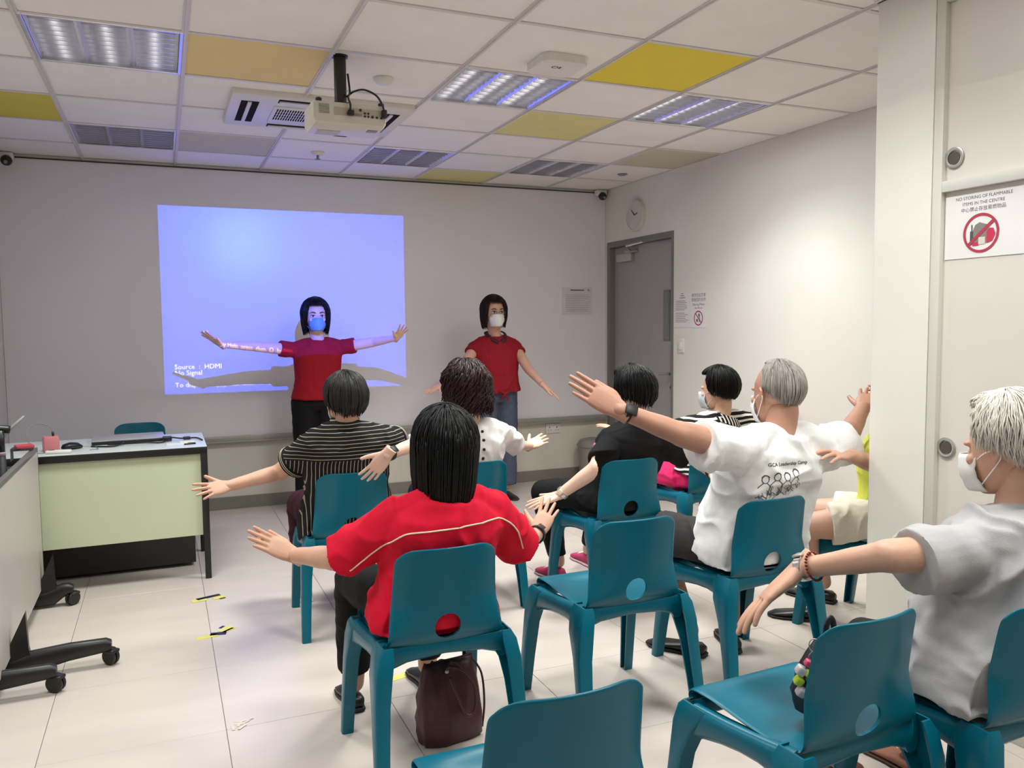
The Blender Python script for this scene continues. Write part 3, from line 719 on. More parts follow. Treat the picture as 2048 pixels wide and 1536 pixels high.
# ------------------------------------------------------------------ moulded plastic chairs
m_teal = mat('teal_polypropylene', rgb(1, 95, 115), .28, .03, 6, spec=.32)
def chair_shell():
    prof = [(.205, .405), (.212, .42), (.207, .432), (.19, .438), (.1, .432), (0, .425), (-.1, .424), (-.145, .428), (-.172, .443), (-.188, .47), (-.196, .52), (-.205, .58), (-.216, .65), (-.226, .71), (-.232, .737)]
    prof = [V((0, y, z)) for y, z in prof]
    pts = spline(prof, 3)
    n = len(pts); b = new(); NT = 16; rows = []
    for i, p in enumerate(pts):
        s = i / (n - 1)
        back = max(0, min(1, (p.z - .44) / .12)) if p.y < -.12 else 0
        w = .188 - .012 * back - .0 * s
        if back: w = .186 + (.168 - .186) * back - .010 * max(0, (p.z - .56) / .18)
        top = max(0, (p.z - .69) / .047) if back else 0
        w2 = w - .016 * top ** 4
        row = []
        for j in range(NT + 1):
            t = -1 + 2 * j / NT
            x = w2 * t
            if back: dy = .04 * back * abs(t) ** 2.2; q = V((x, p.y + dy, p.z - .022 * top * (abs(t) ** 9)))
            else: q = V((x, p.y, p.z + .010 * abs(t) ** 3 * (1 - max(0, (p.y - .12) / .09)) - .008 * (1 - t * t) * (1 if p.y < .15 else 0)))
            row.append(b.verts.new(q))
        rows.append(row)
    for i in range(n - 1):
        for j in range(NT): b.faces.new((rows[i][j], rows[i][j + 1], rows[i + 1][j + 1], rows[i + 1][j]))
    o = obj('seat_shell_tmp', b, m_teal)
    md = o.modifiers.new('s', 'SOLIDIFY'); md.thickness = .008; md.offset = 0
    sb = o.modifiers.new('d', 'SUBSURF'); sb.levels = 1
    b2 = new(); tube(b2, [(0, -.30, .487), (0, -.1, .487)], .041, 28); cut = obj('cut', b2, m_teal, None, False)
    bo = o.modifiers.new('b', 'BOOLEAN'); bo.object = cut; bo.operation = 'DIFFERENCE'; bo.solver = 'EXACT'
    me = evaluated(o); bpy.data.objects.remove(o); bpy.data.objects.remove(cut)
    return me
def make_chair(label):
    t = thing('plastic_chair', label, 'chair', (0, 0, 0), 0, 'teal moulded plastic chairs')
    mobj('seat_shell', chair_shell(), m_teal, t, True, 50)
    for s in (-1, 1):
        # legs: moulded channels, open towards the inside, wide under the seat corner and tapering to the floor
        def sec(x, y, z, rx, ry):
            w = min(rx, ry) * .34; k = min(rx, ry) * .45
            P2 = [(-rx, ry), (rx - k, ry), (rx - k * .3, ry - k * .3), (rx, ry - k), (rx, -ry + k), (rx - k * .3, -ry + k * .3), (rx - k, -ry), (-rx, -ry), (-rx, -ry + w), (rx - w, -ry + w), (rx - w, ry - w), (-rx, ry - w)]
            return [V((s * (x + a), y + c_, z)) for a, c_ in P2]
        b = new()
        loft(b, [sec(.226, .245, 0, .019, .019), sec(.221, .226, .14, .021, .022), sec(.214, .205, .28, .023, .027), sec(.207, .185, .36, .024, .042), sec(.2, .165, .405, .022, .052), sec(.198, .157, .418, .016, .047)])
        obj('leg', b, m_teal, t, True, 35)
        b = new()
        loft(b, [sec(.226, -.25, 0, .019, .019), sec(.221, -.228, .14, .021, .023), sec(.214, -.20, .28, .023, .030), sec(.207, -.178, .36, .025, .047), sec(.196, -.165, .42, .024, .05), sec(.188, -.163, .448, .016, .04)])
        obj('leg', b, m_teal, t, True, 35)
        # side rail with the arch between the legs, a little lower and outside the seat
        b = new(); rs = []
        for y, zc, hz, xx in ((.165, .372, .048, .2), (.12, .384, .038, .198), (.06, .392, .032, .194), (0, .398, .03, .19), (-.06, .402, .032, .187), (-.12, .402, .040, .186), (-.165, .40, .048, .186)):
            rs.append(ring(V((s * xx, y, zc)), V((1, 0, 0)), V((0, 0, 1)), .024, hz, 12, 3.0))
        loft(b, rs); obj('side_rail', b, m_teal, t, True, 60)
    b = new(); rs = []
    for x, zc, hz in ((-.185, .402, .040), (-.12, .410, .028), (0, .413, .022), (.12, .410, .028), (.185, .402, .040)):
        rs.append(ring(V((x, -.158, zc)), V((0, 1, 0)), V((0, 0, 1)), .012, hz, 10, 3.0))
    loft(b, rs); obj('rear_rail', b, m_teal, t, True, 60)
    b = new(); rs = []
    for x in (-.19, 0, .19): rs.append(ring(V((x, .175, .40)), V((0, 1, 0)), V((0, 0, 1)), .01, .022, 10, 3.0))
    loft(b, rs); obj('front_rail', b, m_teal, t, True, 60)
    return t
CH = {
 'mid': (1.454, 2.54, 0, 'empty teal plastic chair in the middle between the woman in red and the white-shirted man'),
 'red': (.76, 2.485, 0, 'teal plastic chair under the woman in the red jersey'),
 'stripe': (.775, 3.84, -3, 'teal plastic chair under the grey-haired woman in the pinstriped blouse'),
 'white': (1.375, 3.86, 0, 'teal plastic chair under the curly-haired woman in the white blouse'),
 'black': (2.08, 3.60, 0, 'teal plastic chair under the person in the black shirt'),
 'shirt': (2.09, 2.60, 0, 'teal plastic chair under the man in the printed white shirt'),
 'zebra': (2.84, 3.93, 0, 'teal plastic chair under the woman in bold stripes and pink shorts'),
 'pillar': (2.937, 2.71, 15, 'teal plastic chair half hidden behind the white pillar'),
 'bag': (1.43, 1.53, 3, 'empty teal plastic chair with the black bag on its seat'),
 'front': (.658, 1.48, 0, 'empty teal plastic chair nearest the camera at the bottom centre'),
 'grey': (1.915, 1.43, -2, 'teal plastic chair under the old man in the grey shirt, right edge'),
 'desk': (-.165, 5.99, 180, 'teal plastic chair behind the desk, only its backrest showing'),
}
first = None
for k, (x, y, a, lb) in CH.items():
    if first is None: first = make_chair(lb); first.location = (x, y, 0); first.rotation_euler = (0, 0, math.radians(a))
    else: dup(first, (x, y, 0), math.radians(a), lb)
# ------------------------------------------------------------------ people
from mathutils.bvhtree import BVHTree
def skin(name, c, rough=.5): return mat(name, c, rough, .05, 14, .12, 120, sss=.08, spec=.4)
def remesh(bm, voxel, smooth=4, fac=.5):
    me = bpy.data.meshes.new('t'); bmesh.ops.recalc_face_normals(bm, faces=bm.faces); bm.to_mesh(me); bm.free()
    o = bpy.data.objects.new('t', me); COL.objects.link(o)
    r = o.modifiers.new('r', 'REMESH'); r.mode = 'VOXEL'; r.voxel_size = voxel; r.adaptivity = 0
    if smooth:
        s = o.modifiers.new('s', 'SMOOTH'); s.iterations = smooth; s.factor = fac
    out = evaluated(o)
    bpy.data.objects.remove(o); bpy.data.meshes.remove(me)
    return out
def capsule(bm, pts, radii, flat=1.0, n=14, up=V((0, 0, 1)), k=4, ends=(True, True), p=2.0):
    """smooth limb through pts; rounded ends unless ends says flat"""
    pts = [V(q) for q in pts]
    P_ = spline(pts, k) if len(pts) > 2 else [pts[0].lerp(pts[1], i / k) for i in range(k + 1)]
    R_ = []
    m = len(pts) - 1
    for i in range(len(P_)):
        t = i / (len(P_) - 1) * m; a = min(int(t), m - 1); f = t - a
        f2 = f * f * (3 - 2 * f)
        R_.append(radii[a] * (1 - f2) + radii[a + 1] * f2)
    A, B = [], []
    if ends[0]:
        d = (P_[0] - P_[1]).normalized()
        for q in (.95, .75, .45): A.append((P_[0] + d * R_[0] * q, R_[0] * math.sqrt(max(0.01, 1 - q * q))))
    if ends[1]:
        d = (P_[-1] - P_[-2]).normalized()
        for q in (.45, .75, .95): B.append((P_[-1] + d * R_[-1] * q, R_[-1] * math.sqrt(max(0.01, 1 - q * q))))
    allp = A + list(zip(P_, R_)) + B
    tube(bm, [a for a, _ in allp], [r for _, r in allp], n, True, flat, up, p)
def ellipsoid(bm, c, rx, ry, rz, mtx=None, sub=2):
    r = bmesh.ops.create_icosphere(bm, subdivisions=sub, radius=1.0)
    for v in r['verts']:
        q = V((v.co.x * rx, v.co.y * ry, v.co.z * rz)) + V(c)
        v.co = mtx @ q if mtx else q
def join(name, meshes, m, parent=None):
    b = new()
    for me in meshes: b.from_mesh(me); bpy.data.meshes.remove(me)
    return obj(name, b, m, parent)
def wrinkle(me, amp, scale, stretch=V((1, 1, 1)), seed=0.0, amp2=0.0):
    me.update()
    ns = [v.normal.copy() for v in me.vertices]
    for v, n in zip(me.vertices, ns):
        q = V((v.co.x * stretch.x, v.co.y * stretch.y, v.co.z * stretch.z)) * scale + V((seed, seed * 1.7, -seed))
        q = q + V((noise.noise(q * .6 + V((7, 1, 3))), noise.noise(q * .6), noise.noise(q * .6 + V((1, 9, 2))))) * .8
        a = noise.noise(q); ridge = max(0, 1 - abs(a) * 3.2)
        d = amp * (ridge ** 1.5 - .35)
        if amp2: d += amp2 * noise.noise(q * 2.7)
        v.co += n * d
def headm(c, yaw, tilt=0.0, roll=0.0):
    """yaw: direction faced, degrees from +Y towards -X; tilt down positive"""
    return Matrix.Translation(V(c)) @ Matrix.Rotation(math.radians(yaw), 4, 'Z') @ Matrix.Rotation(math.radians(-tilt), 4, 'X') @ Matrix.Rotation(math.radians(roll), 4, 'Y')
def head_prims(b, HM, s=1.0, female=True):
    M_ = HM @ Matrix.Scale(s, 4)
    ellipsoid(b, (0, -.012, .032), .076, .094, .088, M_, 3)
    js = []
    for z, w, yf, yb in ((.05, .068, .078, -.06), (.02, .069, .082, -.06), (-.01, .068, .083, -.055), (-.04, .063, .083, -.045), (-.07, .052, .081, -.03), (-.095, .038, .078, -.005), (-.11, .022, .070, .02)):
        c = V((0, (yf + yb) / 2, z)); js.append([M_ @ q for q in ring(c, V((1, 0, 0)), V((0, 1, 0)), w, (yf - yb) / 2, 18, 2.3)])
    loft(b, js)
    tube(b, [M_ @ V(q) for q in ((0, .078, .012), (0, .09, -.012), (0, .1, -.034), (0, .088, -.042))], [.008 * s, .010 * s, .014 * s, .010 * s], 10)
    tube(b, [M_ @ V(q) for q in ((-.02, .083, -.064), (0, .088, -.062), (.02, .083, -.064))], [.006 * s, .009 * s, .006 * s], 8)
    for sx in (-1, 1):
        ellipsoid(b, (sx * .033, .077, .022), .018, .012, .008, M_, 2)       # brow ridge
        ellipsoid(b, (sx * .04, .068, -.02), .02, .016, .018, M_, 2)        # cheek
        # ear: rim and lobe
        ear = [(sx * .076, .004, -.034), (sx * .082, -.004, -.018), (sx * .088, -.014, .0), (sx * .09, -.016, .018), (sx * .084, -.006, .028), (sx * .078, .006, .02)]
        tube(b, [M_ @ V(q) for q in ear], [.006 * s, .007 * s, .0065 * s, .0065 * s, .006 * s, .005 * s], 8)
        ellipsoid(b, (sx * .078, -.004, -.004), .008, .014, .024, M_, 2)
def hand_mesh(W, d, nrm, thumb, L=.175, curl=(8, 8, 8, 8), spread=2.5, tcurl=0.0, thumb_out=40):
    """W wrist, d direction to the fingers, nrm back of the hand, thumb: side vector sign (+1/-1) times d x nrm"""
    d = V(d).normalized(); nrm = V(nrm); nrm = (nrm - d * nrm.dot(d)).normalized()
    side = d.cross(nrm).normalized() * thumb          # towards the thumb
    k = L / .18
    def P_(x, y, z): return V(W) + d * (x * k) + side * (y * k) + nrm * (z * k)
    b = new()
    # palm
    rs = []
    for x, y0, w, t, z in ((-.035, 0, .027, .021, 0), (-.012, 0, .0265, .0195, 0), (.012, .001, .031, .0165, 0), (.035, .001, .0365, .0145, 0), (.06, .0, .0375, .0125, .001), (.082, -.001, .036, .0105, .001), (.094, -.001, .033, .0088, 0)):
        rs.append(ring(P_(x, y0, z), side, nrm, w * k, t * k, 18, 2.5))
    loft(b, rs)
    ellipsoid(b, (0, 0, 0), .026 * k, .017 * k, .015 * k, axes(P_(.03, .022, -.008), d * .8 + side * .5, side), 2)
    base = [(.088, .0275, .072, .0080), (.093, .0092, .079, .0082), (.090, -.010, .073, .0078), (.082, -.0275, .058, .0069)]
    for i, (x, y, l, r) in enumerate(base):
        a = math.radians(spread * (1.5 - i)); c = math.radians(curl[i])
        fd = (d * math.cos(a) + side * math.sin(a)).normalized()
        p0 = P_(x - .02, y * .93, -.001); p1 = P_(x, y, 0)
        pts = [p0, p1]; ang = c * .6; cur = p1; rr = [r * 1.05 * k, r * 1.03 * k]
        for f, q in ((.45, .98), (.30, .9), (.25, .74)):
            dd = fd * math.cos(ang) - nrm * math.sin(ang); cur = cur + dd * (l * f * k); pts.append(cur); rr.append(r * q * k); ang += c
        capsule(b, pts, rr, n=10, k=3)
    ta = math.radians(thumb_out)
    td = (d * math.cos(ta) + side * math.sin(ta)).normalized()
    t0 = P_(.012, .018, -.004); t1 = P_(.036, .036, -.008); t2 = t1 + td * (.034 * k) - nrm * .004; td2 = (td * math.cos(math.radians(tcurl)) + d * math.sin(math.radians(tcurl))).normalized(); t3 = t2 + td2 * (.029 * k)
    capsule(b, [t0, t1, t2, t3], [.014 * k, .0125 * k, .0102 * k, .0078 * k], n=10, k=3)
    return remesh(b, .0026, 2, .5)
def arm(b, S_, E_, W_, r=(.048, .042, .04, .026)):
    """shoulder, elbow, wrist; r: upper, elbow, forearm belly, wrist"""
    S_, E_, W_ = V(S_), V(E_), V(W_)
    capsule(b, [S_, S_.lerp(E_, .5), E_], [r[0] * 1.08, r[0] * .98, r[1]], n=16)
    capsule(b, [E_, E_.lerp(W_, .28), E_.lerp(W_, .7), W_], [r[1] * .98, r[2], (r[2] + r[3]) / 2 * .95, r[3]], n=16, flat=.94)
def frame_of(J):
    up = (V(J['nb']) - V(J['pel'])).normalized(); right = V(J['shR']) - V(J['shL']); right = (right - up * right.dot(up)).normalized()
    return up, right, up.cross(right).normalized()
def torso(b, J, off=0.0, hem=-.12, top=1.0, wid=1.0, prof=None, belly=0.0, flatbot=True, flare=0.0, deep=1.0):
    up, right, fwd = frame_of(J)
    p, n = V(J['pel']), V(J['nb']); Lh = (n - p).length
    prof = prof or [(-.22, .165, .115, 0), (-.1, .172, .12, 0), (0, .172, .12, .0), (.18, .158, .112, .01), (.38, .15, .108, .014), (.58, .158, .108, .014), (.75, .166, .10, .008), (.86, .155, .085, 0), (.94, .11, .066, -.002), (1.0, .07, .058, 0), (1.05, .055, .052, .004)]
    rs = []
    hp = right * 0
    for t, w, d, f in prof:
        if t < hem - 1e-6 or t > top + 1e-6: continue
        bl = belly * math.exp(-((t - .3) / .25) ** 2)
        fl = flare * max(0, (.35 - t))
        e = off
        c = p + up * (Lh * t) + fwd * (f + bl * .6)
        if t < .1:                       # seated: the pelvis part stays level
            c = c
        rs.append(ring(c, right, fwd, w * wid + e + fl, d * wid * deep + e + bl + fl, 28, 2.4))
    loft(b, rs)
def shoulders(b, J, r=.052, off=0.0):
    up, right, fwd = frame_of(J)
    n = V(J['nb'])
    for k in ('shL', 'shR'):
        s = V(J[k]); q = n - up * .03
        capsule(b, [q + (s - q) * .12, q.lerp(s, .55) + up * .012, s], [r * .9 + off, r * .95 + off, r + off], n=16)
def sleeve(b, S_, E_, W_, length, r0, r1, droop=.0):
    """short sleeve following the arm from the shoulder; length in metres, flat hem"""
    S_, E_, W_ = V(S_), V(E_), V(W_)
    L1 = (E_ - S_).length
    def at(d): return S_ + (E_ - S_) * (d / L1) if d <= L1 else E_ + (W_ - E_).normalized() * (d - L1)
    pts = [at(length * q) + V((0, 0, -droop * q)) for q in (0, .25, .5, .75, 1)]
    pts[0] = S_ - (E_ - S_).normalized() * .02
    rr = [r0 + (r1 - r0) * q for q in (0, .25, .5, .75, 1)]
    tube(b, pts, rr, 20, True)
def shoe(parent, name, heel, dirn, mu, ms, L=.245, w=.045, h=.07, open_=False, laces=None, pitch=0.0, skinm=None):
    d = V((dirn[0], dirn[1], 0)).normalized(); s = V((d.y, -d.x, 0)); h0 = V(heel)
    u = V((0, 0, 1))
    d = (d * math.cos(pitch) - u * math.sin(pitch)).normalized() if pitch else d
    def ringat(x, wi, z0, z1, off=0):
        c = h0 + d * (x * L) + s * off + u * ((z0 + z1) / 2)
        return ring(c, s, u, wi, (z1 - z0) / 2, 14, 2.6)
    b = new()
    loft(b, [ringat(0.0, w * .5, 0, .016), ringat(.04, w * .68, 0, .018), ringat(.2, w * .76, 0, .018), ringat(.45, w * .74, 0, .016), ringat(.72, w * .98, 0, .015), ringat(.9, w * .85, .001, .015), ringat(1.0, w * .35, .004, .014)])
    t = obj('shoe_sole', b, ms, parent)
    b = new()
    loft(b, [ringat(.02, w * .5, .012, h * .8), ringat(.1, w * .68, .012, h), ringat(.25, w * .72, .012, h * .95), ringat(.45, w * .74, .012, h * .78), ringat(.7, w * .92, .012, h * .6), ringat(.88, w * .8, .012, h * .45), ringat(.98, w * .4, .012, h * .26)])
    up_ = obj('shoe_upper', b, mu, parent)
    if laces:
        b = new()
        for k in range(4):
            x = .34 + k * .09; z = h * (.88 - .1 * k) + .004
            c = h0 + d * (x * L) + u * z
            tube(b, [c - s * w * .5, c + u * .005, c + s * w * .5], .003, 6)
        obj('laces', b, laces, up_)
    return t
# hair -------------------------------------------------------------------------
def hair(parent, HM, m, length, opening=58, front=48, s=1.0, vol=.0, layers=2, n=90, lock=.011, noise_amp=.004, curl=.02, wav=0.0, seed=1, endvar=.01, top=1.0, back_theta=102, sidelen=None, open_len=-.0, side_theta=None, sub_flat=.45, cap=True):
    """length: how far the curtain hangs below ear level at the back; opening: half angle of the face opening;
       front: polar angle where the fringe ends"""
    rnd = random.Random(seed)
    C0 = V((0, -.012, .032)) * s; RX, RY, RZ = (.083 + vol) * s, (.102 + vol) * s, (.096 + vol * top) * s
    def path(phi, u, lay=0.0):
        a = abs((phi + 180) % 360 - 180)              # 0 = face direction
        q = max(0, min(1, (a - opening) / 22)); q = q * q * (3 - 2 * q)
        bk = max(0, min(1, (a - 75) / 75))
        bt_ = back_theta if side_theta is None else side_theta + (back_theta - side_theta) * bk * bk * (3 - 2 * bk)
        th_e = math.radians(front + (bt_ - front) * q)
        hl = ((sidelen if sidelen is not None else length) * (1 - bk) + length * bk) * q
        R_ = .095 * s; s1 = th_e * R_; tot = s1 + hl; dd = u * tot
        pr = math.radians(phi)
        rx, ry, rz = RX + lay, RY + lay, RZ + lay
        th = min(dd / R_, th_e)
        crown = V((0, -.25, 0))
        hx, hy = math.sin(pr) * math.sin(th), math.cos(pr) * math.sin(th)
        p = C0 + V((hx * rx, hy * ry, math.cos(th) * rz))
        if dd > s1:
            e = dd - s1; f = e / max(hl, 1e-6)
            rad = V((math.sin(pr), math.cos(pr), 0))
            p = p + V((0, 0, -e)) - rad * (curl * f * f) + rad * (.012 * vol * math.sin(f * PI))
        return p
    NPH, NU = 56, 20
    if cap:
        b = new(); g = []
        for j in range(NU + 1):
            row = []
            for i in range(NPH):
                ph = 360 * i / NPH; p = path(ph, max(j / NU, .002), 0)
                row.append(b.verts.new(HM @ p))
            g.append(row)
        for j in range(NU):
            for i in range(NPH): b.faces.new((g[j][i], g[j][(i + 1) % NPH], g[j + 1][(i + 1) % NPH], g[j + 1][i]))
        b.faces.new(list(reversed(g[0])))
        o = obj('tmp', b, m); sd = o.modifiers.new('s', 'SOLIDIFY'); sd.thickness = .007; sd.offset = -1
        me = evaluated(o); bpy.data.objects.remove(o)
    b = new()
    if cap: b.from_mesh(me); bpy.data.meshes.remove(me)
    for L_ in range(layers):
        for i in range(n):
            ph = 360 * (i + rnd.random()) / n; lay = .001 + .004 * L_ + rnd.random() * .003
            us = rnd.uniform(0, .12) if L_ == 0 else rnd.uniform(.0, .45)
            ue = 1 + rnd.uniform(-endvar, endvar) / max(length + .15, .05) * 1.0
            k_ = 9; pts = []
            dphi = rnd.uniform(-4, 4); ph0 = rnd.random() * 6.28
            for q in range(k_ + 1):
                u = us + (ue - us) * q / k_
                pp = path(ph + dphi * q / k_, min(u, 1.0), lay)
                if u > 1: pp = pp + V((0, 0, -(u - 1) * (length + .15)))
                nz = noise.noise(pp * 22 + V((seed, L_, 0))) * noise_amp
                out = (pp - C0); out.z *= .3; out = out.normalized() if out.length > 1e-6 else V((0, 0, 1))
                pp = pp + out * nz
                if wav:
                    tn = V((out.y, -out.x, 0))
                    pp = pp + (tn * math.sin(u * 16 + ph0) + out * math.cos(u * 16 + ph0) * .8 + V((0, 0, .5)) * math.sin(u * 16 + ph0)) * wav * min(1, u * 2)
                pts.append(HM @ pp)
            w = lock * rnd.uniform(.7, 1.2) * s
            rr = [w * .35] + [w * .5] * (k_ - 2) + [w * .4, w * .1]
            tube(b, pts, rr, 5, True, sub_flat, up=(HM.to_3x3() @ V((0, 1, 0))))
    return obj('hair', b, m, parent)
def hair_mat(name, c, rough=.42, streak=.5, c2=None):
    if name in MATS: return MATS[name]
    m = mat(name, c, rough, streak, 90, .3, 200, stretch=(1, 1, .12), spec=.25)
    return m
def mask(parent, HM, m, s=1.0, loops=True):
    M_ = HM @ Matrix.Scale(s, 4)
    b = new(); g = []
    for j in range(9):
        v = j / 8; z = -.006 - .094 * v
        row = []
        for i in range(13):
            t = -1 + 2 * i / 12; w = .064 - .012 * abs(v - .45) * 2 - .012 * max(0, v - .6)
            y = .106 + .010 * math.sin(v * PI) - .058 * abs(t) ** 2.4 - .010 * v + .008 * (1 - abs(t)) ** 2 + (.0025 if j % 2 else 0)
            row.append(b.verts.new(M_ @ V((w * t, y, z))))
        g.append(row)
    for j in range(8):
        for i in range(12): b.faces.new((g[j][i], g[j][i + 1], g[j + 1][i + 1], g[j + 1][i]))
    o = obj('tmp', b, m); sd = o.modifiers.new('s', 'SOLIDIFY'); sd.thickness = .003; sd.offset = 1
    me = evaluated(o); bpy.data.objects.remove(o)
    mk = mobj('face_mask', me, m, parent)
    if loops:
        for sx in (-1, 1):
            b = new()
            tube(b, [M_ @ V(q) for q in spline([(sx * .058, .05, -.018), (sx * .074, .02, .0), (sx * .086, -.012, .006), (sx * .09, -.02, -.01), (sx * .08, 0, -.035), (sx * .056, .045, -.08)], 4)], .0016, 6)
            obj('ear_loop', b, m, mk)
    return mk
m_eye = mat('eye_white', rgb(225, 222, 220), .25, .01); m_iris = mat('dark_iris', rgb(28, 20, 16), .2, .05); m_brow = mat('dark_brow', rgb(35, 28, 28), .8, .1)
def face_parts(parent, HM, s=1.0):
    M_ = HM @ Matrix.Scale(s, 4)
    for sx in (-1, 1):
        b = new(); ellipsoid(b, (sx * .033, .0765, .008), .0165, .009, .0075, M_, 3); e = obj('eye', b, m_eye, parent)
        b = new(); ellipsoid(b, (sx * .033, .0815, .008), .0075, .0055, .0072, M_, 2); obj('iris', b, m_iris, e)
        b = new(); tube(b, [M_ @ V((sx * x, y, z)) for x, y, z in ((.016, .087, .012), (.033, .0885, .0165), (.05, .078, .010))], [.0016 * s, .0026 * s, .001 * s], 6); obj('eyelid', b, m_brow, e)
        b = new(); tube(b, [M_ @ V((sx * x, y, z)) for x, y, z in ((.014, .0905, .031), (.033, .092, .038), (.056, .077, .032))], [.003 * s, .0038 * s, .0016 * s], 6); obj('eyebrow', b, m_brow, parent)
def watch(parent, name, W_, d, nrm, r, m_strap, m_case, case=(.018, .021, .006), metal=False, label=None):
    d = V(d).normalized(); nrm = V(nrm); nrm = (nrm - d * nrm.dot(d)).normalized(); s = d.cross(nrm)
    t = thing_part = None
    b = new(); rs = []
    for x in (-.010, -.009, .009, .010):
        rr = r + (.0035 if abs(x) < .0095 else .001)
        rs.append(ring(V(W_) + d * x, s, nrm, rr, rr * .96, 24))
    loft(b, rs); st = obj('watch_strap', b, m_strap, parent, True, 50)
    b = new(); box(b, -case[0], case[0], -case[1], case[1], -case[2] * .6, case[2], mtx=axes(V(W_) + nrm * (r + .003), s, d), bev=.004); obj('watch_case', b, m_case, st, True, 40)
    return st
def project_line(bvh, pts, nrm_hint, off=.003):
    out = []
    for p in pts:
        loc, n, i, dist = bvh.find_nearest(V(p))
        out.append(loc + n * off)
    return out
def cloth(name, b, voxel, m, parent, amp=.004, scale=9, stretch=V((1, 1, 1)), seed=0, smooth=5, amp2=.0015):
    me = remesh(b, voxel, smooth); 
    if amp: wrinkle(me, amp, scale, stretch, seed, amp2)
    return mobj(name, me, m, parent)
BACK = [(.40, -.165), (.444, -.172), (.47, -.188), (.52, -.196), (.58, -.205), (.65, -.216), (.71, -.226), (.745, -.233)]
def settle(t, key):
    """press the sitter and the clothes against the chair: nothing sinks through the backrest or the seat"""
    x0, y0, a, _ = CH[key]; R_ = Matrix.Rotation(math.radians(a), 3, 'Z'); Ri = R_.transposed()
    gap = {'body': .020, 'trousers': .012, 'jeans': .012, 'shorts': .012}
    for o in t.children:
        if o.name.split('.')[0] not in ('body', 'trousers', 'shorts', 'jeans', 'jersey', 'blouse', 'shirt', 'striped_top', 'tshirt'): continue
        g = gap.get(o.name.split('.')[0], .006)
        for v in o.data.vertices:
            w = v.co
            if not (.34 < w.z < .80): continue
            q = Ri @ V((w.x - x0, w.y - y0, w.z)); ch = False
            if abs(q.x) < .215 and q.y < .0 and q.z > .43 and q.z < .79:
                for i in range(len(BACK) - 1):
                    if q.z <= BACK[i + 1][0] or i == len(BACK) - 2: break
                (za, ya), (zb, yb) = BACK[i], BACK[i + 1]
                yy = ya + (yb - ya) * max(0, min(1, (q.z - za) / (zb - za))) + .04 * min(1, abs(q.x) / .17) ** 2.2 * (1 if q.z > .47 else .3) + .006 + g
                k = 1.0 if q.z < .745 else (.79 - q.z) / .045
                e = 1.0 if abs(q.x) < .178 else max(0, (.215 - abs(q.x)) / .037)
                if q.y < yy: q.y += (yy - q.y) * k * e; ch = True
            if abs(q.x) < .215 and q.y < -.155 and .34 < q.z < .47: q.y = -.155; ch = True
            if abs(q.x) < .23 and -.2 < q.y < .215 and q.z < .443 + g:
                e = 1.0 if abs(q.x) < .20 else max(0, (.23 - abs(q.x)) / .03)
                if q.z > .36 and q.y > -.195: q.z += (.443 + g - q.z) * e; ch = True
            if ch: w2 = R_ @ q; v.co = V((w2.x + x0, w2.y + y0, q.z))
def seat_legs(b, hip, knee, ankle, r=(.078, .055, .036), calf=.048, n=16):
    hip, knee, ankle = V(hip), V(knee), V(ankle)
    capsule(b, [hip, hip.lerp(knee, .5), knee], [r[0], r[0] * .92, r[1]], n=n)
    capsule(b, [knee, knee.lerp(ankle, .3), knee.lerp(ankle, .75), ankle], [r[1], calf, r[2] * 1.15, r[2]], n=n)
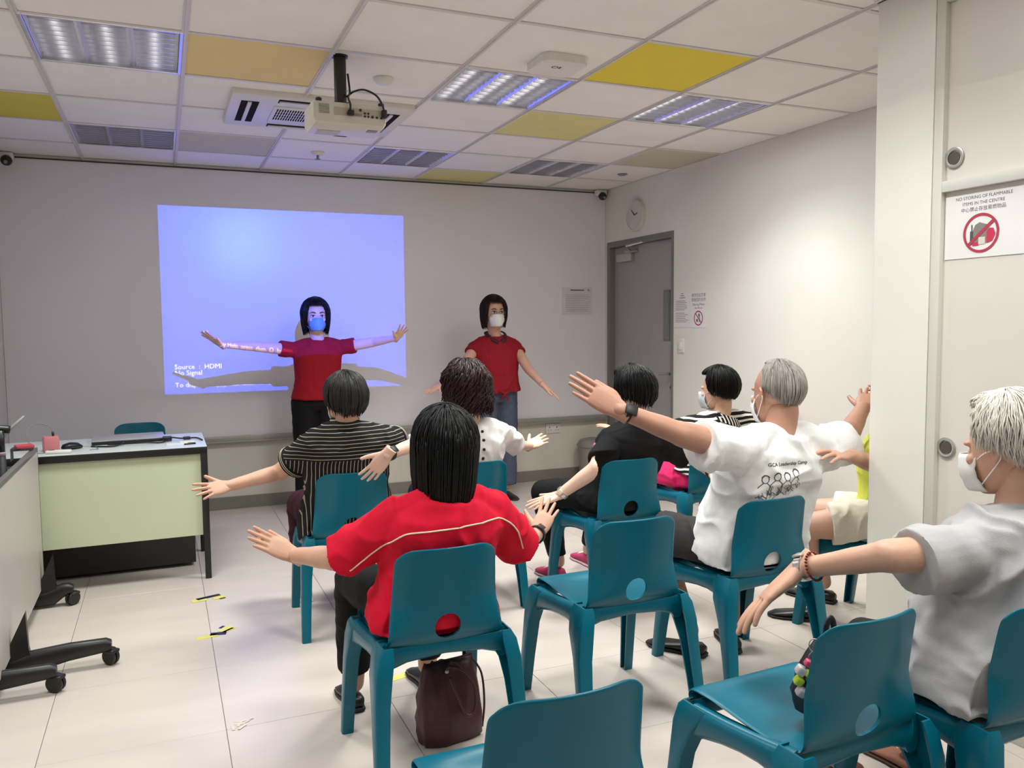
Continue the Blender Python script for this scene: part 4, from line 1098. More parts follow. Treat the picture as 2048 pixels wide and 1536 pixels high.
# joints of every figure in metres: nb neck base, sh shoulder, el elbow, wr wrist, tip fingertip
J = {
 'red': {'nb': (0.7877, 2.3700, 0.8690), 'shL': (0.6478, 2.3900, 0.8071), 'shR': (0.9519, 2.4100, 0.7976), 'elL': (0.4660, 2.5176, 0.6720), 'wrL': (0.3720, 2.7249, 0.6391), 'tipL': (0.2280, 2.7066, 0.7315), 'elR': (1.1084, 2.5339, 0.6310), 'wrR': (1.2507, 2.7014, 0.6217), 'tipR': (1.3522, 2.7818, 0.7239)},
 'stripe': {'nb': (0.7497, 3.7000, 0.9315), 'shL': (0.6243, 3.7000, 0.8641), 'shR': (0.8914, 3.7000, 0.8604), 'elL': (0.4773, 3.8610, 0.7224), 'wrL': (0.2484, 3.7976, 0.6882), 'tipL': (0.1008, 3.7237, 0.6883), 'elR': (1.0654, 3.8753, 0.8218), 'wrR': (1.2271, 4.0306, 0.7704), 'tipR': (1.3671, 4.1256, 0.7537)},
 'white': {'nb': (1.3745, 3.7400, 0.9029), 'shL': (1.2197, 3.7400, 0.8583), 'shR': (1.5356, 3.7600, 0.8462), 'elL': (1.0354, 3.5714, 0.8491), 'wrL': (0.8718, 3.4247, 0.8382), 'tipL': (0.7807, 3.4859, 0.7110), 'elR': (1.6915, 3.9340, 0.7574), 'wrR': (1.8468, 4.0856, 0.7214), 'tipR': (1.9911, 4.1560, 0.7595)},
 'black': {'nb': (2.1613, 3.4700, 0.8800), 'shL': (2.0159, 3.4800, 0.8006), 'shR': (2.3026, 3.4700, 0.7727), 'elL': (1.8797, 3.3865, 0.7068), 'wrL': (1.7372, 3.5018, 0.5678), 'tipL': (1.5841, 3.5570, 0.5152), 'elR': (2.4990, 3.4767, 0.6988), 'wrR': (2.4809, 3.2854, 0.6434), 'tipR': (2.4293, 3.1321, 0.6107)},
 'zebra': {'nb': (2.9552, 3.8300, 0.8608), 'shL': (2.7822, 3.8300, 0.8070), 'shR': (3.1245, 3.8400, 0.8039), 'elL': (2.6644, 4.0524, 0.7419), 'wrL': (2.4569, 4.1769, 0.7577), 'tipL': (2.3945, 4.3189, 0.7966), 'elR': (3.3425, 3.9546, 0.7610), 'wrR': (3.5453, 4.0330, 0.7944), 'tipR': (3.7012, 4.0734, 0.8302)},
 'shirt': {'nb': (2.1796, 2.4700, 0.9725), 'shL': (1.9556, 2.4500, 0.9170), 'shR': (2.3736, 2.4700, 0.8853), 'elL': (1.6795, 2.4146, 0.9982), 'wrL': (1.4514, 2.4571, 1.0912), 'tipL': (1.3007, 2.5424, 1.2013), 'elR': (2.6306, 2.5700, 0.9338), 'wrR': (2.8322, 2.6957, 1.0115), 'tipR': (2.9693, 2.7826, 1.1004)},
 'grey': {'nb': (2.0219, 1.4000, 0.9009), 'shL': (1.8289, 1.4000, 0.8123), 'shR': (2.2119, 1.4200, 0.8309), 'elL': (1.5910, 1.4295, 0.8247), 'wrL': (1.5304, 1.6565, 0.7393), 'tipL': (1.3608, 1.7177, 0.5834), 'elR': (2.3000, 1.3800, 0.6200), 'wrR': (2.2200, 1.5600, 0.5600), 'tipR': (2.1700, 1.7200, 0.5700)},
 'screen': {'nb': (1.0513, 6.1100, 1.2925), 'shL': (1.2153, 6.1100, 1.2341), 'shR': (0.8874, 6.1100, 1.2223), 'elL': (1.4456, 5.9956, 1.2729), 'wrL': (1.5691, 5.8161, 1.3026), 'tipL': (1.6084, 5.6962, 1.3927), 'elR': (0.6081, 6.0387, 1.2546), 'wrR': (0.3694, 5.9515, 1.2747), 'tipR': (0.2416, 5.8906, 1.3688)},
 'board': {'nb': (2.4368, 6.0500, 1.3029), 'shL': (2.6093, 6.0500, 1.2080), 'shR': (2.2656, 6.0500, 1.2069), 'elL': (2.6385, 5.8445, 1.0353), 'wrL': (2.6631, 5.6322, 0.9261), 'tipL': (2.7889, 5.6040, 0.8231), 'elR': (2.0947, 5.9046, 1.0567), 'wrR': (1.8997, 5.8297, 0.9385), 'tipR': (1.7585, 5.7529, 0.9011)},
 'pillar': {'nb': (2.9900, 2.6600, 0.9300), 'shL': (2.8700, 2.6100, 0.8650), 'shR': (3.1500, 2.7000, 0.8600), 'elL': (2.6800, 2.4700, 0.8000), 'wrL': (2.4587, 2.4200, 0.8704), 'tipL': (2.2728, 2.3650, 0.9010), 'elR': (3.3000, 2.8500, 0.8000), 'wrR': (3.4200, 3.0000, 0.8200), 'tipR': (3.5000, 3.1000, 0.8800)},
}
# ------------------------------------------------------------------ the figures themselves
def lv(d): return {k: V(v) for k, v in d.items()}
def body_common(name, label, j, head, yaw, skinm, pel, tilt=0, hs=1.0, armr=(.046, .041, .039, .026), handL=None, handR=None, legs=(), roll=0, loc=None, tors=True, seated=True, group=None, neck=.05):
    """one continuous skin mesh: torso core, neck, head, arms, hands and legs"""
    Jn = lv(J[j]); Jn['pel'] = V(pel)
    HM = headm(head, yaw, tilt, roll)
    t = thing(name, label, 'person', (0, 0, 0), 0, group)
    b = new()
    torso(b, Jn, -.012, hem=-.1, top=1.05)
    shoulders(b, Jn, .046)
    up, right, fwd = frame_of(Jn)
    hc = V(head)
    nk = hc + (HM.to_3x3() @ V((0, -.03, -.06)))
    capsule(b, [Jn['nb'] - up * .05, Jn['nb'].lerp(nk, .5) + fwd * .004, nk], [neck * 1.15, neck, neck], n=18)
    for s in 'LR':
        arm(b, Jn['sh' + s], Jn['el' + s], Jn['wr' + s], armr)
    for hp, kn, an, *rr in legs: seat_legs(b, hp, kn, an, *(rr or []))
    for an, toe in [(l[2], l[4]) for l in legs if len(l) > 4]: pass
    m1 = remesh(b, .0065, 5)
    b = new(); head_prims(b, HM, hs)
    capsule(b, [nk - (nk - Jn['nb']) * .25, nk], [neck * .97, neck * .95], n=18)
    m2 = remesh(b, .0036, 3)
    hs_ = [m1, m2]
    for s, hp in (('L', handL), ('R', handR)):
        hp = hp or {}
        d = Jn['tip' + s] - Jn['wr' + s]
        hs_.append(hand_mesh(Jn['wr' + s], d, hp.get('n', (0, 0, 1)), 1 if s == 'L' else -1, hp.get('L', d.length * 1.04), hp.get('curl', (9, 8, 8, 10)), hp.get('spread', 6), hp.get('tc', 8), hp.get('to', 38)))
    o = join('body', hs_, skinm, t)
    return t, Jn, HM
def shirt(t, name, Jn, m, off=.014, hem=-.12, top=1.0, sl=(.2, .2), sr=(.062, .066), wid=1.0, belly=0, amp=.005, scale=7, seed=0, flare=0, deep=1.0, droop=.0, extra=None, shr=.05, voxel=.0065, stretch=V((1, 1, 1))):
    b = new()
    torso(b, Jn, off, hem, top, wid, belly=belly, flare=flare, deep=deep)
    shoulders(b, Jn, shr, off * .6)
    for s, l in zip('LR', sl):
        if l: sleeve(b, Jn['sh' + s], Jn['el' + s], Jn['wr' + s], l, sr[0], sr[1], droop)
    if extra: extra(b)
    return cloth(name, b, voxel, m, t, amp, scale, stretch, seed, 6, amp * .35)
def trousers(t, name, pel, legs, m, r=(.09, .068, .052), end=1.0, hem=None, amp=.004, seed=3, pelr=(.17, .115, .10), right=V((1, 0, 0)), voxel=.0065):
    """legs: hip, knee, ankle; end: 1 = down to the ankle, <1 stops on the way (0.5 = knee)"""
    b = new(); pel = V(pel)
    f = V((0, 0, 1)).cross(right)
    rs = [ring(pel + V((0, 0, z)), right, f, pelr[0] * k, pelr[1] * k, 26, 2.5) for z, k in ((-.085, .8), (-.05, .98), (0, 1.02), (.06, .98), (.10, .94))]
    loft(b, rs)
    for hp, kn, an in legs:
        hp, kn, an = V(hp), V(kn), V(an)
        if end <= .5:
            e = hp.lerp(kn, end * 2)
            tube(b, [hp, hp.lerp(e, .33), hp.lerp(e, .66), e], [r[0], r[0] * .98, r[1] * 1.05, r[1] * 1.06], 22, True)
        else:
            capsule(b, [hp, hp.lerp(kn, .5), kn], [r[0], r[0] * .92, r[1]], n=20)
            e = kn.lerp(an, (end - .5) * 2)
            tube(b, [kn, kn.lerp(e, .3), kn.lerp(e, .7), e], [r[1], r[1] * .97, (r[1] + r[2]) / 2, r[2]], 20, True)
    return cloth(name, b, voxel, m, t, amp, 8, V((1, 1, 1)), seed, 5)
def btex(name, col, rough=.85, var=.05, **k): return mat(name, col, rough, var, 30, .25, 400, spec=.2, **k)
def stripe_mat(name, dark, light, period, duty, axis='z', split=None, alt=None, wob=.0, rough=.85):
    m = bpy.data.materials.new(name); m.use_nodes = True; nt = m.node_tree; N, L = nt.nodes, nt.links; b = N['Principled BSDF']; b.inputs['Roughness'].default_value = rough; b.inputs['Specular IOR Level'].default_value = .2
    tc = N.new('ShaderNodeTexCoord'); sp = N.new('ShaderNodeSeparateXYZ')
    if wob:
        nz = N.new('ShaderNodeTexNoise'); nz.inputs['Scale'].default_value = 6; L.new(tc.outputs['Object'], nz.inputs['Vector'])
        vm = N.new('ShaderNodeVectorMath'); vm.operation = 'SCALE'; L.new(nz.outputs['Color'], vm.inputs[0]); vm.inputs['Scale'].default_value = wob
        va = N.new('ShaderNodeVectorMath'); va.operation = 'ADD'; L.new(tc.outputs['Object'], va.inputs[0]); L.new(vm.outputs[0], va.inputs[1]); L.new(va.outputs[0], sp.inputs[0])
    else: L.new(tc.outputs['Object'], sp.inputs[0])
    def mth(op, a, bb=None):
        n = N.new('ShaderNodeMath'); n.operation = op
        for i, q in enumerate((a, bb)):
            if q is None: continue
            if isinstance(q, (int, float)): n.inputs[i].default_value = q
            else: L.new(q, n.inputs[i])
        return n.outputs[0]
    def stripes(out, per): return mth('LESS_THAN', mth('FRACT', mth('MULTIPLY', mth('ADD', out, 10.0), 1 / per)), duty)
    s1 = stripes(sp.outputs[{'x': 0, 'y': 1, 'z': 2}[axis]], period)
    if split is not None:
        s2 = stripes(sp.outputs[{'x': 0, 'y': 1, 'z': 2}[alt]], period)
        k = mth('GREATER_THAN', sp.outputs[2], split)
        s1 = mth('ADD', mth('MULTIPLY', s1, k), mth('MULTIPLY', s2, mth('SUBTRACT', 1.0, k)))
    mx = N.new('ShaderNodeMix'); mx.data_type = 'RGBA'; mx.inputs[6].default_value = (*dark, 1); mx.inputs[7].default_value = (*light, 1); L.new(s1, mx.inputs[0]); L.new(mx.outputs[2], b.inputs['Base Color'])
    return m
def cushion_legs(cx, cy, a, spread=.11, kx=(.13, .13), ky=.33, ax=(.12, .12), ay=(.33, .33), az=.09, kz=.50):
    """hips, knees, ankles for someone on a chair at cx, cy turned by a degrees"""
    R_ = Matrix.Rotation(math.radians(a), 3, 'Z'); o = V((cx, cy, 0))
    out = []
    for i, s in enumerate((-1, 1)):
        out.append(tuple(o + R_ @ V(q) for q in ((s * spread * .85, -.03, .515), (s * kx[i], ky, kz), (s * ax[i], ay[i], az))))
    return out
sk_f = skin('fair_skin', rgb(216, 178, 158)); sk_t = skin('tan_skin', rgb(200, 156, 132)); sk_m = skin('warm_skin', rgb(204, 158, 136)); sk_d = skin('brown_skin', rgb(178, 132, 110)); sk_p = skin('pale_skin', rgb(222, 184, 166))
m_hblk = hair_mat('black_hair', rgb(13, 11, 11)); m_hgry = hair_mat('grey_black_hair', rgb(38, 36, 35), .42); m_hbrn = hair_mat('maroon_brown_hair', rgb(42, 20, 22), .42); m_hwht = hair_mat('white_hair', rgb(206, 200, 190), .5, .18); m_hslv = hair_mat('silver_cropped_hair', rgb(150, 142, 136), .6, .3); m_hdk = hair_mat('dark_brown_hair', rgb(36, 22, 22), .4)
m_wmask = mat('white_mask_fabric', rgb(228, 226, 222), .75, .02, 20); m_bmask = mat('blue_surgical_mask', rgb(110, 160, 215), .7, .02, 20)
m_blackcloth = btex('black_cloth', rgb(20, 19, 20)); m_strap = mat('black_watch_strap', rgb(22, 20, 20), .5)
HP = dict(n=(0, -.15, 1))

# --- woman in the red jersey, nearest seated
CXr, CYr = CH['red'][0], CH['red'][1]
lg = cushion_legs(CXr, CYr, 0, kx=(.17, .12), ky=.34, ax=(.16, .13), ay=(.42, .46))
t, Jn, HM = body_common('person', 'seated woman in a red jersey with long straight black hair, nearest the aisle', 'red', (.790, 2.405, 1.005), 4, sk_t, (CXr, CYr - .045, .50), tilt=-6, hs=.97,
    handL=dict(n=(-.2, -.62, .75), curl=(-2, 0, 2, 2), spread=1, to=14), handR=dict(n=(-.3, -.75, .45), curl=(0, 2, 4, 6), spread=6, to=50), legs=lg)
m_red5 = btex('bright_red_jersey', rgb(206, 18, 48))
sh = shirt(t, 'jersey', Jn, m_red5, .02, -.2, 1.0, (.235, .235), (.072, .074), 1.06, amp=.010, scale=6.5, seed=1, droop=.012, flare=.03)
settle(t, 'red')
bv = BVHTree.FromPolygons([v.co[:] for v in sh.data.vertices], [p.vertices[:] for p in sh.data.polygons])
def piping(pts, r=.0028, name='piping', m=mat('cream_piping', rgb(236, 214, 186), .7)):
    b = new(); tube(b, project_line(bv, spline(pts, 6), None, .001), r, 6); return obj(name, b, m, sh)
def piping_rays(pts):
    out = []
    for p in spline(pts, 8):
        h = bv.ray_cast(V((p.x - (p.y - 1.6) * p.x / p.y * 0, 1.7, p.z)), V((0, 1, 0)))
        out.append(h[0] - V((0, .0005, 0)) if h[0] is not None else V(p))
    for _ in range(6): out = [out[0]] + [(out[i - 1] + out[i] * 2 + out[i + 1]) / 4 for i in range(1, len(out) - 1)] + [out[-1]]
    q = []
    for p in out:
        h = bv.find_nearest(p); q.append(h[0] + h[1] * .0005)
    b = new(); tube(b, q, .0026, 6); return obj('piping', b, mat('cream_piping', rgb(236, 214, 186), .7), sh)
piping_rays([(0.495, 2.42, 0.654), (0.543, 2.36, 0.695), (0.614, 2.28, 0.767), (0.649, 2.27, 0.783), (0.714, 2.26, 0.785), (0.811, 2.27, 0.789), (0.919, 2.32, 0.794), (0.966, 2.36, 0.781), (1.024, 2.42, 0.736), (1.069, 2.46, 0.654)])
b = new(); up, right, fwd = frame_of(Jn)
rr = [V(Jn['nb']) + right * (.072 * math.cos(a)) + fwd * (.065 * math.sin(a)) - up * (.012 + .01 * (1 if math.sin(a) < -.5 else 0)) for a in [2 * PI * i / 28 for i in range(29)]]
tube(b, rr, .0045, 8); obj('neck_trim', b, mat('white_trim', rgb(236, 228, 222), .7), sh)
trousers(t, 'trousers', (CXr, CYr - .045, .515), lg, m_blackcloth, (.092, .068, .058), .93)
settle(t, 'red')
hair(t, HM, m_hblk, .165, 60, 50, .98, vol=.012, layers=3, n=209, lock=.006, noise_amp=.002, curl=.012, seed=4, endvar=.008, sidelen=.15)
mask(t, HM, m_wmask, .97)
for (hp, kn, an), hx in zip(lg, (0, 0)):
    shoe(t, 'shoe', V((an.x, an.y - .06, 0)), (-.05, 1), mat('black_leather', rgb(24, 22, 22), .35), mat('black_sole', rgb(30, 28, 28), .6), .235, .044, .055)
wd = Jn['tipR'] - Jn['wrR']
watch(t, 'wristwatch', Jn['wrR'] - (Jn['wrR'] - Jn['elR']).normalized() * .025, Jn['wrR'] - Jn['elR'], (-.1, -.7, .6), .031, m_strap, m_black, (.014, .022, .005))

# --- grey-haired woman in the pinstriped blouse
CX, CY = CH['stripe'][:2]
lg = cushion_legs(CX, CY, -3, kx=(.17, .16), ky=.30, ax=(.17, .15), ay=(.33, .33))
t, Jn, HM = body_common('person', 'seated grey-haired woman in a black pinstriped blouse, arm reaching left towards the desk', 'stripe', (.757, 3.72, 1.045), 6, sk_t, (CX - .0, CY - .045, .50), tilt=2, hs=.98,
    handL=dict(n=(-.1, -.75, .6), curl=(2, 3, 5, 8), spread=8, to=48), legs=lg, armr=(.046, .041, .038, .027))
m_pin = stripe_mat('black_cream_pinstripe', rgb(22, 21, 22), rgb(158, 148, 130), .0165, .17, 'z', .80, 'x', .012)
sh = shirt(t, 'blouse', Jn, m_pin, .024, -.22, 1.02, (.17, .17), (.078, .074), 1.12, amp=.007, scale=7, seed=5, flare=.05, shr=.058)
settle(t, 'stripe')
b = new(); up, right, fwd = frame_of(Jn); n_ = Jn['nb']
loft(b, [ring(n_ + up * z, right, fwd, w, w * .92, 24) for z, w in ((-.01, .078), (.015, .072), (.04, .066))]); obj('collar', b, m_pin, sh)
for s, e in (('L', .165), ('R', .165)):
    d_ = (Jn['el' + s] - Jn['sh' + s]).normalized(); x_, y_ = frame(d_); c_ = Jn['sh' + s] + d_ * e
    b = new(); loft(b, [ring(c_ + d_ * q, x_, y_, .0765, .0765, 24) for q in (-.016, -.013, .010, .013)]); obj('sleeve_cuff', b, m_blackcloth, sh)
    for q in (-.006, .003):
        b = new(); rg = ring(c_ + d_ * q, x_, y_, .0775, .0775, 28); tube(b, rg + [rg[0]], .0012, 5); obj('cuff_line', b, mat('cream_thread', rgb(200, 188, 166), .8), sh)
m_maroon = btex('dark_maroon_cloth', rgb(54, 20, 32))
trousers(t, 'trousers', (CX, CY - .045, .515), lg, m_maroon, (.10, .08, .062), .82, amp=.006)
settle(t, 'stripe')
hair(t, HM, m_hgry, .012, 62, 44, 1.0, vol=.008, layers=3, n=190, lock=.007, noise_amp=.006, curl=.012, seed=8, endvar=.02, back_theta=128, side_theta=108, sidelen=.006)
mask(t, HM, m_wmask, .98)
for hp, kn, an in lg:
    shoe(t, 'shoe', V((an.x, an.y - .06, 0)), (0, 1), mat('pale_grey_canvas', rgb(196, 190, 184), .8), mat('white_rubber', rgb(222, 218, 212), .6), .235, .045, .07, laces=m_white)

# --- curly-haired woman in the white blouse
CX, CY = CH['white'][:2]
lg = cushion_legs(CX, CY, 0, ay=(.36, .36))
t, Jn, HM = body_common('person', 'seated woman in a white blouse buttoned down the back, with curly maroon hair', 'white', (1.36, 3.77, 1.065), 10, sk_f, (CX, CY - .045, .50), tilt=4, hs=.97,
    handL=dict(n=(.3, -.75, .45), curl=(10, 10, 10, 12), spread=5, to=40), handR=dict(n=(.2, -.55, .8), curl=(4, 4, 4, 6), spread=4), legs=lg, armr=(.042, .037, .034, .024))
m_wb = btex('white_cotton_blouse', rgb(226, 220, 216))
sh = shirt(t, 'blouse', Jn, m_wb, .018, -.2, 1.0, (.21, .24), (.066, .058), 1.02, amp=.011, scale=8, seed=9, flare=.03, shr=.054)
settle(t, 'white')
bv = BVHTree.FromPolygons([v.co[:] for v in sh.data.vertices], [p.vertices[:] for p in sh.data.polygons])
bt = new()
for z in (-.025, -.065, -.11, -.155, -.20, -.245):
    q = bv.ray_cast(Jn['nb'] + V((.03, -.6, z)), V((0, 1, 0)))[0]
    if q is None: continue
    b = new(); lathe(b, [(.0075, 0), (.0075, .004), (.004, .005)], n=12, mtx=Matrix.Translation(q + V((0, .001, 0))) @ Matrix.Rotation(PI / 2, 4, 'X')); obj('button', b, m_black, sh)
bt.free()
trousers(t, 'trousers', (CX, CY - .045, .515), lg, btex('dark_blue_trousers', rgb(34, 38, 52)), (.09, .066, .05), .95)
settle(t, 'white')
hair(t, HM, m_hbrn, .11, 60, 46, .98, vol=.026, layers=3, n=228, lock=.008, noise_amp=.016, curl=.006, wav=.015, seed=12, endvar=.02, sidelen=.10)
mask(t, HM, m_wmask, .97)
for hp, kn, an in lg: shoe(t, 'shoe', V((an.x, an.y - .06, 0)), (0, 1), mat('black_leather', rgb(24, 22, 22)), mat('black_sole', rgb(30, 28, 28)), .23, .043, .055)
dL = Jn['wrL'] - Jn['elL']
watch(t, 'wristwatch', Jn['wrL'] - dL.normalized() * .022, dL, (.1, -.8, .55), .0285, m_strap, m_black, (.017, .02, .005))

# --- person in the black shirt
CX, CY = CH['black'][:2]
lg = cushion_legs(CX, CY, 0, kx=(.19, .14), ky=.33, ax=(.20, .14), ay=(.36, .50))
lg[0] = (lg[0][0], V((1.86, 3.93, .49)), V((1.94, 3.93, .10)))
t, Jn, HM = body_common('person', 'seated person in a black short-sleeved shirt with short tousled black hair', 'black', (2.135, 3.50, 1.035), 26, sk_f, (CX, CY - .045, .50), tilt=4, hs=1.0,
    handL=dict(n=(0, -.35, 1), curl=(3, 4, 5, 6), spread=5), legs=lg, armr=(.05, .044, .04, .027))
sh = shirt(t, 'shirt', Jn, m_blackcloth, .02, -.2, 1.0, (.15, .15), (.066, .07), 1.02, amp=.005, scale=7, seed=14, flare=.03, shr=.06)
settle(t, 'black')
b = new(); bv = BVHTree.FromPolygons([v.co[:] for v in sh.data.vertices], [p.vertices[:] for p in sh.data.polygons])
q, nn, *_ = bv.find_nearest(Jn['shL'] + V((-.08, 0, -.01))); ellipsoid(b, (0, 0, 0), .006, .010, .011, Matrix.Translation(q), 2); obj('pink_badge', b, mat('pink_badge_print', rgb(226, 90, 140), .6), sh)
trousers(t, 'trousers', (CX, CY - .045, .515), lg, m_blackcloth, (.098, .072, .05), .95)
settle(t, 'black')
hair(t, HM, m_hblk, .012, 58, 44, 1.04, vol=.013, layers=3, n=209, lock=.007, noise_amp=.009, curl=.012, seed=17, endvar=.02, back_theta=126, side_theta=106, sidelen=.0)
mask(t, HM, m_wmask, 1.0)
m_pink = mat('pink_mesh_shoe', rgb(184, 56, 96), .75, .12, 60)
for (hp, kn, an), dr in zip(lg, ((-.15, 1), (0, 1))): shoe(t, 'shoe', V((an.x, an.y - .06, 0)), dr, m_pink, mat('pale_pink_sole', rgb(214, 180, 184), .6), .25, .048, .075, laces=m_white)
dL = Jn['wrL'] - Jn['elL']; dR = Jn['wrR'] - Jn['elR']
watch(t, 'wristwatch', Jn['wrL'] - dL.normalized() * .02, dL, (.1, -.7, .6), .029, mat('silver_bracelet', rgb(200, 196, 188), .3, metal=.9), mat('pale_gold_dial', rgb(226, 214, 186), .3, metal=.4), (.013, .013, .004))
watch(t, 'wristwatch', Jn['wrR'] - dR.normalized() * .02, dR, (0, -.7, .7), .029, m_strap, m_black, (.015, .018, .005))

# --- woman in bold stripes and pink shorts
CX, CY = CH['zebra'][:2]
lg = cushion_legs(CX, CY, 0, kx=(.16, .14), ky=.31, ax=(.13, .12), ay=(.28, .30))
t, Jn, HM = body_common('person', 'seated woman in a bold black and white striped top and pink shorts, short black bob', 'zebra', (2.935, 3.86, 1.0), 30, sk_m, (CX, CY - .045, .50), tilt=3, hs=.98, legs=lg, armr=(.043, .038, .035, .025))
m_zeb = stripe_mat('bold_black_white_stripe', rgb(22, 20, 22), rgb(224, 216, 204), .026, .42, 'z', None, None, .035)
sh = shirt(t, 'striped_top', Jn, m_zeb, .018, -.06, 1.0, (.16, .16), (.07, .07), 1.0, amp=.005, scale=7, seed=20, flare=.02, shr=.056)
settle(t, 'zebra')
b = new(); up, right, fwd = frame_of(Jn); n_ = Jn['nb']
loft(b, [ring(n_ + up * z + fwd * (-.0), right, fwd, w, w * .9, 30) for z, w in ((-.035, .125), (-.02, .115), (.006, .085), (.0, .078))], cap=False)
obj('wide_collar', b, stripe_mat('collar_stripe', rgb(22, 20, 22), rgb(224, 216, 204), .022, .4, 'x'), sh)
trousers(t, 'shorts', (CX, CY - .045, .515), lg, btex('hot_pink_shorts', rgb(238, 52, 112)), (.11, .095, .05), .44, amp=.004)
settle(t, 'zebra')
hair(t, HM, m_hblk, .02, 60, 52, 1.0, vol=.012, layers=3, n=209, lock=.006, noise_amp=.002, curl=.02, seed=23, endvar=.008, back_theta=122, side_theta=110, sidelen=.015)
mask(t, HM, mat('pale_blue_mask', rgb(186, 196, 204), .7), .98)
for hp, kn, an in lg: shoe(t, 'shoe', V((an.x, an.y - .06, 0)), (0, 1), mat('black_leather', rgb(24, 22, 22)), mat('black_sole', rgb(30, 28, 28)), .23, .043, .05)

# --- man in the printed white T-shirt
CX, CY = CH['shirt'][:2]
lg = cushion_legs(CX, CY, 0, kx=(.19, .17), ky=.30, ax=(.05, .16), ay=(.20, .18))
lg[0] = (lg[0][0], V((1.90, 2.90, .50)), V((2.0, 2.80, .10))); lg[1] = (lg[1][0], V((2.27, 2.92, .50)), V((2.19, 2.77, .10)))
t, Jn, HM = body_common('person', 'seated man in a printed white T-shirt with cropped silver hair', 'shirt', (2.185, 2.505, 1.11), 3, sk_d, (CX + .02, CY - .045, .50), tilt=3, hs=1.05,
    handL=dict(n=(-.45, -.75, .45), curl=(0, 2, 2, 4), spread=.3, to=4), handR=dict(n=(-.5, -.4, .7)), legs=lg, armr=(.054, .047, .043, .031), neck=.06)
m_wt = btex('white_tshirt_cotton', rgb(232, 230, 228))
sh = shirt(t, 'tshirt', Jn, m_wt, .026, -.2, 1.0, (.19, .19), (.088, .094), 1.16, belly=.015, amp=.012, scale=6.5, seed=25, flare=.05, deep=1.06, shr=.062, droop=.02)
settle(t, 'shirt')
bv = BVHTree.FromPolygons([v.co[:] for v in sh.data.vertices], [p.vertices[:] for p in sh.data.polygons])
up, right, fwd = frame_of(Jn)
def print_on(me_bm, o2, rgt, upv, off=.0012):
    for v in me_bm.verts:
        q = V(o2) + rgt * v.co.x + upv * v.co.y
        h = bv.ray_cast(q - V((0, .6, 0)), V((0, 1, 0)))
        v.co = (h[0] - V((0, off + v.co.z, 0))) if h[0] is not None else q
b = new(); add_mesh(b, text_mesh('GCA Leadership Camp', .0185, Matrix.Identity(4), 'CENTER', bold=.0003))
bmesh.ops.subdivide_edges(b, edges=[e for e in b.edges if e.calc_length() > .01], cuts=1)
bmesh.ops.triangulate(b, faces=b.faces)
po = V((2.115, 2.4, .862)); rX, uX = V((1, 0, 0)), V((0, 0, 1))
print_on(b, po, rX, uX); obj('lettering', b, m_ink, sh, False)
b = new(); rnd = random.Random(6)
def pline(pts, r=.0014):
    pp = [V((x, y, 0)) for x, y in pts]
    for i in range(len(pp) - 1):
        d_ = (pp[i + 1] - pp[i]); 
        if d_.length < 1e-5: continue
        n_ = V((-d_.y, d_.x, 0)).normalized() * r
        b.faces.new([b.verts.new(pp[i] + n_), b.verts.new(pp[i] - n_), b.verts.new(pp[i + 1] - n_), b.verts.new(pp[i + 1] + n_)])
for k, (cx, hh) in enumerate(((-.06, 0), (-.02, .01), (.02, .008), (.06, .018))):
    cy = -.05 + hh
    pline([(cx + .012 * math.cos(a * .63), cy + .015 * math.sin(a * .63)) for a in range(11)])
    pline([(cx - .012, cy + .006), (cx - .005, cy + .016), (cx + .006, cy + .014), (cx + .013, cy + .006)], .002)
    pline([(cx - .006, cy - .014), (cx - .022, cy - .03), (cx - .028, cy - .07), (cx - .01, cy - .06), (cx + .01, cy - .072)]); pline([(cx + .006, cy - .014), (cx + .02, cy - .028), (cx + .026, cy - .062), (cx + .004, cy - .04)])
    for q in range(5):
        x0 = cx + rnd.uniform(-.02, .02); y0 = cy - rnd.uniform(.025, .07); pline([(x0, y0), (x0 + rnd.uniform(-.014, .014), y0 - .01), (x0 + rnd.uniform(-.014, .014), y0 - .02)], .001)
print_on(b, po + V((-.03, 0, .0)), rX, uX); obj('line_drawing', b, m_ink, sh, False)
trousers(t, 'shorts', (CX + .01, CY - .045, .515), lg, btex('charcoal_shorts', rgb(52, 50, 50)), (.105, .095, .05), .46, amp=.007, pelr=(.19, .125, .1))
settle(t, 'shirt')
hair(t, HM, m_hslv, .004, 72, 30, 1.05, vol=-.006, layers=3, n=200, lock=.005, noise_amp=.003, curl=.004, seed=27, endvar=.004, back_theta=131, side_theta=90, sidelen=-.0)
mask(t, HM, m_wmask, 1.05)
for (hp, kn, an), dr in zip(lg, ((-.6, 1), (.5, 1))): shoe(t, 'sandal', V((an.x - dr[0] * .06, an.y - .06, 0)), dr, mat('black_sandal_leather', rgb(26, 22, 20), .4), mat('black_sole', rgb(30, 28, 28)), .27, .052, .055)
dL = Jn['wrL'] - Jn['elL']
watch(t, 'smartwatch', Jn['wrL'] - dL.normalized() * .03, dL, (-.35, -.75, .5), .034, m_strap, m_black, (.02, .023, .006))

